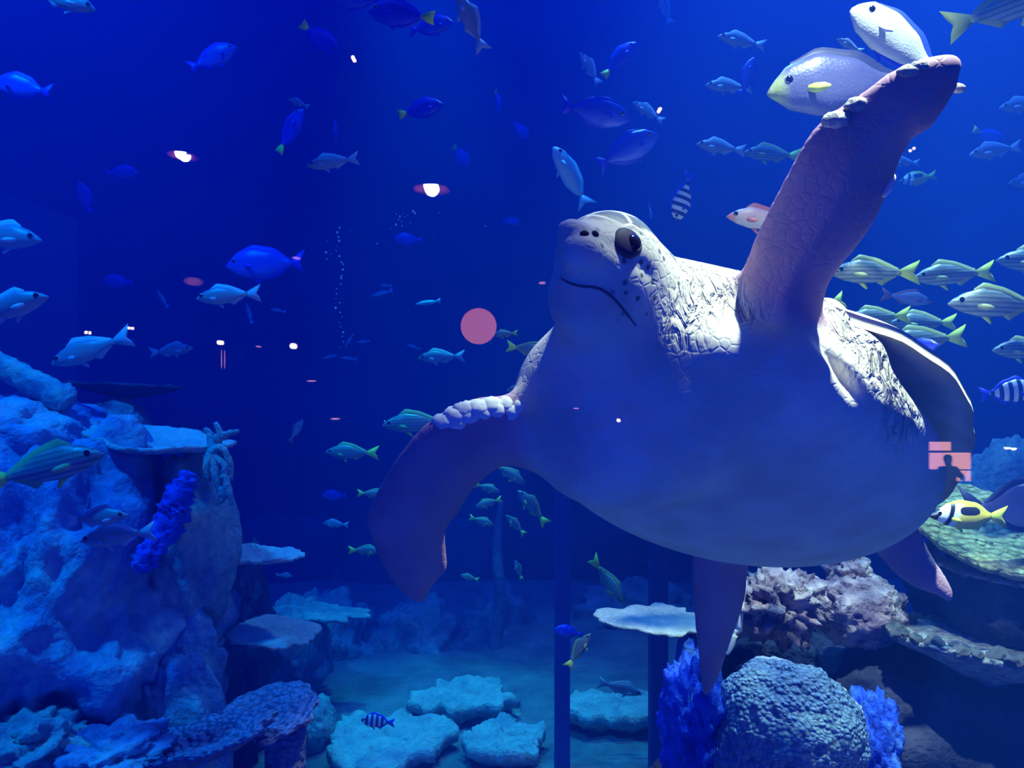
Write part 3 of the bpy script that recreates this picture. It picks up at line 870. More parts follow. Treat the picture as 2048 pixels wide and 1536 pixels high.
# ------------------------------------------------------------------ fish
def fish_mat(name, back, belly, stripe=None, tailc=None, headc=None, rough=0.38, bars=None):
    """coordinates: x forward (nose +0.5, tail -0.5), z up"""
    m, nt, b = nodes_of(name)
    tc = N(nt, 'ShaderNodeTexCoord')
    sx = N(nt, 'ShaderNodeSeparateXYZ'); nt.links.new(tc.outputs['Object'], sx.inputs[0])
    X, Z = sx.outputs[0], sx.outputs[2]
    col = ramp(nt, math_n(nt, 'MULTIPLY_ADD', Z, 4.0, 0.5), [(0.15, belly), (0.75, back)])
    nn = N(nt, 'ShaderNodeTexNoise'); nn.inputs['Scale'].default_value = 22; nn.inputs['Detail'].default_value = 4
    nt.links.new(tc.outputs['Object'], nn.inputs['Vector'])
    col = mixc(nt, math_n(nt, 'MULTIPLY', nn.outputs[0], 0.35), col, tuple(c * 0.35 for c in back))
    if stripe:           # lengthwise stripes (colour, spacing)
        c, k = stripe
        w = math_n(nt, 'SINE', math_n(nt, 'MULTIPLY', Z, k))
        w = math_n(nt, 'MULTIPLY_ADD', w, 1.4, -0.1, clamp=True)
        col = mixc(nt, math_n(nt, 'MULTIPLY', w, 0.75), col, c)
    if bars:             # upright bars (colour, spacing, phase, width)
        c, k, ph, wd = bars
        w = math_n(nt, 'SINE', math_n(nt, 'MULTIPLY_ADD', X, k, ph))
        w = math_n(nt, 'MULTIPLY_ADD', w, 5.0, wd, clamp=True)
        col = mixc(nt, w, col, c)
    if headc:            # face mask (colour, x start)
        c, x0 = headc
        w = math_n(nt, 'MULTIPLY_ADD', X, 14.0, -14.0 * x0, clamp=True)
        col = mixc(nt, w, col, c)
    if tailc:            # (colour, x end)
        c, x0 = tailc
        w = math_n(nt, 'MULTIPLY_ADD', X, -9.0, 9.0 * x0, clamp=True)
        col = mixc(nt, w, col, c)
    nt.links.new(col, b.inputs['Base Color'])
    b.inputs['Roughness'].default_value = rough
    b.inputs['Specular IOR Level'].default_value = 0.45
    v = N(nt, 'ShaderNodeTexVoronoi'); v.inputs['Scale'].default_value = 55
    nt.links.new(tc.outputs['Object'], v.inputs['Vector'])
    bp = N(nt, 'ShaderNodeBump'); bp.inputs['Strength'].default_value = 0.12; bp.inputs['Distance'].default_value = 0.004
    nt.links.new(v.outputs['Distance'], bp.inputs['Height']); nt.links.new(bp.outputs[0], b.inputs['Normal'])
    return m

YEL = (0.72, 0.85, 0.10)
M_IRIS = mat_plain('fish_iris', (0.55, 0.55, 0.45), 0.25, 0.5)
M_PUPIL = mat_plain('fish_pupil', (0.005, 0.005, 0.01), 0.1, 0.6)

def interp(tab, x):
    for (x0, y0), (x1, y1) in zip(tab, tab[1:]):
        if x <= x1:
            t = (x - x0) / (x1 - x0); t = t * t * (3 - 2 * t) * 0.5 + t * 0.5
            return y0 + (y1 - y0) * t
    return tab[-1][1]

def fish_meshes(key, top, bot, thick, body_end, tail, dorsal, anal, mats, eye, pec, pelvic=True, bend=0.0):
    """returns [(part name, mesh)] ; top/bot/thick are tables over s (0 nose .. 1 tail root)"""
    mb, mf, mt = mats
    NS, NC = 20, 14
    parts = []
    def X(s): return 0.5 - s * (0.5 + body_end)
    def mk(nm, vs, fs, mat, extra=None):
        me = bpy.data.meshes.new(key + '_' + nm)
        me.from_pydata([tuple(v) for v in vs], [], fs); me.update()
        me.polygons.foreach_set('use_smooth', [True] * len(me.polygons))
        me.materials.append(mat)
        if extra: me.materials.append(extra)
        parts.append((nm, me))
        return me
    def lat(x): return bend * (x * x) * (1 if x < 0 else 0.3)
    vs, fs = [], []
    for i in range(NS + 1):
        s = (i / NS) ** 1.15
        x = X(s); zt, zb, th = interp(top, s), interp(bot, s), interp(thick, s)
        zc, zh = (zt + zb) / 2, (zt - zb) / 2
        for j in range(NC):
            a = 2 * math.pi * j / NC
            vs.append((x, lat(x) + th * math.cos(a) * (1 - 0.25 * abs(math.sin(a)) ** 3), zc + zh * math.sin(a)))
    for i in range(NS):
        for j in range(NC):
            a = i * NC + j; b = i * NC + (j + 1) % NC
            fs.append((a, a + NC, b + NC, b))
    fs.append(tuple(range(NC))); fs.append(tuple(NS * NC + j for j in reversed(range(NC))))
    mk('body', vs, fs, mb)
    def sheet(nm, outline, th, mat, y0=0.0, tilt=None):
        """thin solid with given x,z outline; thicker at its first point"""
        n = len(outline); vs = []
        cx = sum(p[0] for p in outline) / n; cz = sum(p[1] for p in outline) / n
        for sgn in (1, -1):
            for (x, z) in outline:
                vs.append((x, lat(x) + y0 + sgn * th * 0.35, z))
            vs.append((cx, lat(cx) + y0 + sgn * th, cz))
        fs = []
        for i in range(n):
            k = (i + 1) % n
            fs.append((i, k, n)); fs.append((n + 1 + k, n + 1 + i, 2 * n + 1))
            fs.append((i, n + 1 + i, n + 1 + k, k))
        if tilt:
            ox, oy, oz, Rm = tilt
            vs = [Vector((ox, oy, oz)) + Rm @ (Vector(v) - Vector((ox, oy, oz))) for v in vs]
        mk(nm, vs, fs, mat)
    sheet('tail_fin', tail, 0.008, mt)
    def ridge(nm, tab, edge, sgn, mat):
        s0, s1, prof = tab
        base, tip = [], []
        K = 12
        for i in range(K + 1):
            u = i / K; s = s0 + (s1 - s0) * u
            x = X(s); zb = interp(edge, s)
            base.append((x, zb - sgn * 0.012)); tip.append((x - 0.03 * u, zb + sgn * interp(prof, u)))
        vs, fs = [], []
        for (x, z), (x2, z2) in zip(base, tip):
            vs += [(x, lat(x) + 0.007, z), (x, lat(x) - 0.007, z), (x2, lat(x2) + 0.002, z2), (x2, lat(x2) - 0.002, z2)]
        for i in range(K):
            a = 4 * i; b = a + 4
            fs += [(a, b, b + 2, a + 2), (a + 1, a + 3, b + 3, b + 1), (a + 2, b + 2, b + 3, a + 3)]
        mk(nm, vs, fs, mat)
    if dorsal: ridge('dorsal_fin', dorsal, top, 1, mf)
    if anal: ridge('anal_fin', anal, bot, -1, mf)
    ps, pz, pl = pec
    px_ = X(ps)
    for sg in (1, -1):
        th = interp(thick, ps)
        o = (px_, sg * th * 0.9, pz)
        Rm = Matrix.Rotation(sg * -0.5, 3, 'Z')
        sheet('pectoral_fin', [(px_, pz + 0.016), (px_ - pl * 0.35, pz + 0.022), (px_ - pl * 0.75, pz + 0.012), (px_ - pl, pz - 0.012), (px_ - pl * 0.92, pz - 0.03), (px_ - pl * 0.6, pz - 0.042), (px_ - pl * 0.25, pz - 0.034), (px_, pz - 0.016)],
              0.005, mt if key in ('surgeon', 'unicorn') else mf, y0=o[1], tilt=(*o, Rm))
    if pelvic:
        s = ps + 0.08; x = X(s); z = interp(bot, s)
        sheet('pelvic_fin', [(x, z + 0.015), (x - 0.10, z - 0.065), (x - 0.12, z - 0.05), (x - 0.09, z + 0.01)], 0.006, mt if key == 'snapper' else mf)
    es, ez, er = eye
    er *= 1.4
    for sg in (1, -1):
        vs, fs = [], []
        th = interp(thick, es)
        ex = X(es); zt, zb = interp(top, es), interp(bot, es)
        rr = max(0.0, 1 - ((ez - (zt + zb) / 2) / max(1e-4, (zt - zb) / 2)) ** 2) ** 0.5
        y = sg * th * rr * 0.92
        n = 14
        rings = [(1.0, 0.0), (0.85, 0.5), (0.55, 0.8), (0.5, 0.86), (0.25, 0.98)]
        for r, h in rings:
            for j in range(n):
                a = 2 * math.pi * j / n
                vs.append((ex + er * r * math.cos(a), y + sg * h * er * 0.55, ez + er * r * math.sin(a)))
        vs.append((ex, y + sg * er * 0.56, ez))
        mi = []
        for i in range(len(rings) - 1):
            for j in range(n):
                a = i * n + j; b = i * n + (j + 1) % n
                fs.append((a, b, b + n, a + n)); mi.append(0 if i < 1 else 1)
        for j in range(n):
            fs.append(((len(rings) - 1) * n + j, (len(rings) - 1) * n + (j + 1) % n, len(vs) - 1)); mi.append(1)
        mk('eye', vs, [q for q, k in zip(fs, mi) if k == 0], M_IRIS)
        mk('pupil', vs, [q for q, k in zip(fs, mi) if k == 1], M_PUPIL)
    return parts

FORK = [(-0.27, 0.03), (-0.36, 0.075), (-0.5, 0.14), (-0.47, 0.06), (-0.43, 0.0), (-0.47, -0.06), (-0.5, -0.14), (-0.36, -0.075), (-0.27, -0.03)]
LUNATE = [(-0.30, 0.025), (-0.38, 0.09), (-0.5, 0.17), (-0.46, 0.09), (-0.425, 0.0), (-0.46, -0.09), (-0.5, -0.17), (-0.38, -0.09), (-0.30, -0.025)]
FAN = [(-0.30, 0.03), (-0.40, 0.085), (-0.5, 0.11), (-0.485, 0.04), (-0.48, -0.04), (-0.5, -0.11), (-0.40, -0.085), (-0.30, -0.03)]

SP = {}
def species(key, real, top, bot, thick, body_end, tail, dorsal, anal, mats, eye, pec, **kw):
    SP[key] = (real, fish_meshes(key, top, bot, thick, body_end, tail, dorsal, anal, mats, eye, pec, **kw))

perch_t = [(0, 0.0), (0.08, 0.05), (0.2, 0.105), (0.4, 0.15), (0.6, 0.125), (0.85, 0.045), (1, 0.032)]
perch_b = [(0, -0.02), (0.08, -0.05), (0.2, -0.09), (0.4, -0.125), (0.62, -0.115), (0.85, -0.045), (1, -0.032)]
perch_w = [(0, 0.008), (0.1, 0.05), (0.3, 0.078), (0.55, 0.065), (0.85, 0.02), (1, 0.010)]
oval_t = [(0, 0.0), (0.06, 0.07), (0.18, 0.16), (0.42, 0.215), (0.68, 0.165), (0.9, 0.05), (1, 0.030)]
oval_b = [(0, -0.02), (0.06, -0.06), (0.18, -0.135), (0.42, -0.19), (0.68, -0.155), (0.9, -0.05), (1, -0.030)]
oval_w = [(0, 0.008), (0.1, 0.045), (0.35, 0.075), (0.6, 0.06), (0.88, 0.018), (1, 0.008)]
slim_t = [(0, 0.0), (0.1, 0.04), (0.3, 0.07), (0.6, 0.06), (0.9, 0.025), (1, 0.02)]
slim_b = [(0, -0.01), (0.1, -0.035), (0.3, -0.06), (0.6, -0.055), (0.9, -0.025), (1, -0.02)]
slim_w = [(0, 0.006), (0.1, 0.03), (0.35, 0.045), (0.6, 0.04), (0.9, 0.015), (1, 0.01)]
DP = [(0, 0.01), (0.2, 0.055), (0.5, 0.045), (0.8, 0.045), (1, 0.01)]
AP = [(0, 0.01), (0.25, 0.06), (0.6, 0.04), (1, 0.008)]
LP_ = [(0, 0.01), (0.3, 0.035), (0.8, 0.045), (1, 0.01)]

def fm(nm, c, r=0.5): return mat_plain(nm, c, r, 0.3)
F_YEL = fm('yellow_fin', YEL); F_PALE = fm('pale_fin', (0.45, 0.52, 0.58)); F_BLUE = fm('royal_blue_fin', (0.01, 0.03, 0.65))
F_DARK = fm('dark_fin', (0.03, 0.035, 0.10)); F_RED = fm('red_fin', (0.75, 0.20, 0.12)); F_CYAN = fm('cyan_fin', (0.15, 0.6, 0.75))
F_OLIVE = fm('olive_fin', (0.34, 0.40, 0.14))
F_WHITE = fm('white_fin', (0.75, 0.8, 0.8))
species('snapper', 0.25, perch_t, perch_b, perch_w, 0.29, FORK, (0.30, 0.93, DP), (0.66, 0.90, AP),
        (fish_mat('snapper_skin', (0.20, 0.26, 0.20), (0.34, 0.40, 0.38), ((0.06, 0.09, 0.11), 150.0), (YEL, -0.22)), F_OLIVE, F_YEL), (0.13, 0.03, 0.022), (0.30, -0.03, 0.14))
species('bream', 0.21, perch_t, perch_b, perch_w, 0.29, FORK, (0.30, 0.93, DP), (0.66, 0.90, AP),
        (fish_mat('bream_skin', (0.22, 0.26, 0.31), (0.40, 0.44, 0.45)), F_PALE, F_PALE), (0.13, 0.03, 0.026), (0.30, -0.03, 0.14))
species('bluefish', 0.20, oval_t, oval_b, oval_w, 0.32, LUNATE, (0.2, 0.95, LP_), (0.45, 0.95, LP_),
        (fish_mat('bluefish_skin', (0.01, 0.04, 0.62), (0.05, 0.13, 0.80)), F_BLUE, F_BLUE), (0.14, 0.05, 0.02), (0.30, -0.02, 0.13))
species('tang', 0.20, oval_t, oval_b, oval_w, 0.32, FAN, (0.2, 0.95, LP_), (0.45, 0.95, LP_),
        (fish_mat('tang_skin', (0.008, 0.02, 0.55), (0.02, 0.05, 0.75), None, (YEL, -0.27)), F_BLUE, F_YEL), (0.14, 0.05, 0.02), (0.30, -0.02, 0.13))
species('surgeon', 0.42, oval_t, oval_b, oval_w, 0.32, LUNATE, (0.2, 0.95, LP_), (0.45, 0.95, LP_),
        (fish_mat('surgeon_skin', (0.10, 0.10, 0.24), (0.16, 0.16, 0.34), None, None, ((0.36, 0.42, 0.16), 0.36)), F_DARK, F_YEL), (0.16, 0.055, 0.02), (0.28, -0.02, 0.14))
species('darksurgeon', 0.42, oval_t, oval_b, oval_w, 0.32, LUNATE, (0.2, 0.95, LP_), (0.45, 0.95, LP_),
        (fish_mat('dark_surgeon_skin', (0.20, 0.20, 0.30), (0.32, 0.31, 0.40)), F_DARK, F_DARK), (0.16, 0.055, 0.02), (0.28, -0.02, 0.14))
uni_t = [(0, 0.0), (0.05, 0.06), (0.16, 0.12), (0.42, 0.15), (0.68, 0.12), (0.9, 0.045), (1, 0.028)]
uni_b = [(0, -0.03), (0.05, -0.06), (0.16, -0.11), (0.42, -0.14), (0.68, -0.115), (0.9, -0.045), (1, -0.028)]
species('unicorn', 0.40, [(q, z * 1.3) for q, z in uni_t], [(q, z * 1.3) for q, z in uni_b], oval_w, 0.32, LUNATE, (0.2, 0.95, LP_), (0.45, 0.95, LP_),
        (fish_mat('silver_white_skin', (0.42, 0.46, 0.46), (0.62, 0.64, 0.58)), F_BLUE, F_WHITE), (0.16, 0.06, 0.022), (0.30, -0.02, 0.13))
species('sergeant', 0.16, oval_t, oval_b, oval_w, 0.32, FORK, (0.25, 0.93, DP), (0.6, 0.93, AP),
        (fish_mat('sergeant_skin', (0.62, 0.72, 0.78), (0.78, 0.82, 0.80), bars=((0.008, 0.012, 0.16), 42.0, 0.6, 0.3)), F_BLUE, F_BLUE), (0.13, 0.05, 0.026), (0.30, -0.03, 0.13))
species('bluestripe', 0.17, oval_t, oval_b, oval_w, 0.32, FAN, (0.2, 0.95, LP_), (0.45, 0.95, LP_),
        (fish_mat('blue_ringed_skin', (0.005, 0.012, 0.62), (0.008, 0.02, 0.7), bars=((0.05, 0.16, 0.95), 75.0, 0.0, -2.5)), F_BLUE, F_BLUE), (0.13, 0.05, 0.022), (0.30, -0.03, 0.13))
fox_t = [(0, 0.0), (0.08, 0.022), (0.18, 0.075), (0.3, 0.14), (0.5, 0.165), (0.72, 0.13), (0.92, 0.04), (1, 0.026)]
fox_b = [(0, -0.018), (0.08, -0.035), (0.18, -0.075), (0.3, -0.125), (0.5, -0.155), (0.72, -0.125), (0.92, -0.04), (1, -0.026)]
def fox_skin():
    m, nt, b = nodes_of('rabbitfish_skin')
    tc = N(nt, 'ShaderNodeTexCoord'); sx = N(nt, 'ShaderNodeSeparateXYZ'); nt.links.new(tc.outputs['Object'], sx.inputs[0])
    X, Z = sx.outputs[0], sx.outputs[2]
    u = math_n(nt, 'MULTIPLY_ADD', X, 0.5 / 0.5, 0.5)        # 0 tail .. 1 nose
    u = math_n(nt, 'MULTIPLY_ADD', Z, 0.35, u)
    base = ramp(nt, u, [(0.0, (0.92, 0.82, 0.06)), (0.60, (0.92, 0.82, 0.10)), (0.63, (0.85, 0.86, 0.76)), (0.70, (0.85, 0.88, 0.84)), (0.715, (0.01, 0.01, 0.03)), (0.76, (0.01, 0.01, 0.03)), (0.775, (0.8, 0.85, 0.86)), (0.86, (0.8, 0.85, 0.86)), (0.875, (0.01, 0.01, 0.03)), (1.0, (0.02, 0.02, 0.05))])
    dx = math_n(nt, 'MULTIPLY', math_n(nt, 'ADD', X, 0.02), 7.5); dz = math_n(nt, 'MULTIPLY', math_n(nt, 'ADD', Z, -0.065), 19.0)
    r = math_n(nt, 'ADD', math_n(nt, 'POWER', math_n(nt, 'ABSOLUTE', dx), 3.0), math_n(nt, 'POWER', math_n(nt, 'ABSOLUTE', dz), 3.0))
    w = math_n(nt, 'MULTIPLY_ADD', r, -6.0, 6.5, clamp=True)
    col = mixc(nt, w, base, (0.02, 0.02, 0.03))
    nt.links.new(col, b.inputs['Base Color']); b.inputs['Roughness'].default_value = 0.4
    return m
species('rabbitfish', 0.19, fox_t, fox_b, perch_w, 0.30, FORK, (0.30, 0.95, LP_), (0.55, 0.95, LP_), (fox_skin(), F_YEL, F_YEL), (0.17, 0.03, 0.022), (0.34, -0.03, 0.11))
species('redfish', 0.24, perch_t, perch_b, perch_w, 0.29, FORK, (0.30, 0.93, DP), (0.66, 0.90, AP),
        (fish_mat('red_snapper_skin', (0.80, 0.48, 0.40), (0.80, 0.66, 0.58), None, None, ((0.85, 0.28, 0.16), 0.37)), F_RED, F_RED), (0.13, 0.03, 0.024), (0.30, -0.03, 0.14))
species('cyanfish', 0.26, uni_t, uni_b, perch_w, 0.30, LUNATE, (0.25, 0.95, LP_), (0.5, 0.95, LP_),
        (fish_mat('cyan_skin', (0.10, 0.40, 0.62), (0.45, 0.80, 0.85)), F_CYAN, F_CYAN), (0.13, 0.03, 0.02), (0.30, -0.03, 0.13))
species('wrasse', 0.14, slim_t, slim_b, slim_w, 0.32, FAN, (0.25, 0.93, LP_), (0.5, 0.93, LP_),
        (fish_mat('wrasse_skin', (0.10, 0.50, 0.55), (0.35, 0.75, 0.75)), F_CYAN, F_CYAN), (0.1, 0.015, 0.014), (0.26, -0.01, 0.08), bend=0.25)

NAMES = dict(snapper='striped_snapper', bream='silver_bream', bluefish='blue_fish', tang='yellow_tailed_tang', surgeon='surgeonfish', darksurgeon='surgeonfish',
             unicorn='silver_fish', sergeant='sergeant_fish', bluestripe='blue_striped_fish', rabbitfish='rabbitfish', redfish='red_snapper', cyanfish='cyan_fish', wrasse='slender_wrasse')

def put_fish(sp, hx, hy, tx, ty, label, group=None, yaw=0.0, roll=0.0, depth=None, size=None):
    real, parts = SP[sp]
    real = size or real
    lp = math.hypot(hx - tx, hy - ty)
    d = depth or min(5.8, max(0.95, real * math.cos(yaw) * F / lp))
    H, T = P(hx, hy, d), P(tx, ty, d)
    f = H - T
    L = f.length / math.cos(yaw)
    fwd = (f.normalized() + Vector((0, -math.tan(yaw), 0))).normalized()
    up = Vector((0, 0, 1))
    if abs(fwd.z) > 0.93: up = Vector((1 if roll >= 0 else -1, 0, 0.2))
    lft = up.cross(fwd).normalized()
    up = fwd.cross(lft)
    R = Matrix((fwd, lft, up)).transposed().to_4x4()
    R = R @ Matrix.Rotation(roll, 4, 'X')
    root = empty(NAMES[sp], (H + T) / 2)
    root.matrix_world = Matrix.Translation((H + T) / 2) @ R @ Matrix.Diagonal((L, L, L, 1))
    for nm, me in parts:
        o = bpy.data.objects.new(nm, me)
        COL.objects.link(o)
        o.parent = last_eye if nm == 'pupil' else root
        if nm == 'eye': last_eye = o
    return tag(root, label, 'fish', group)

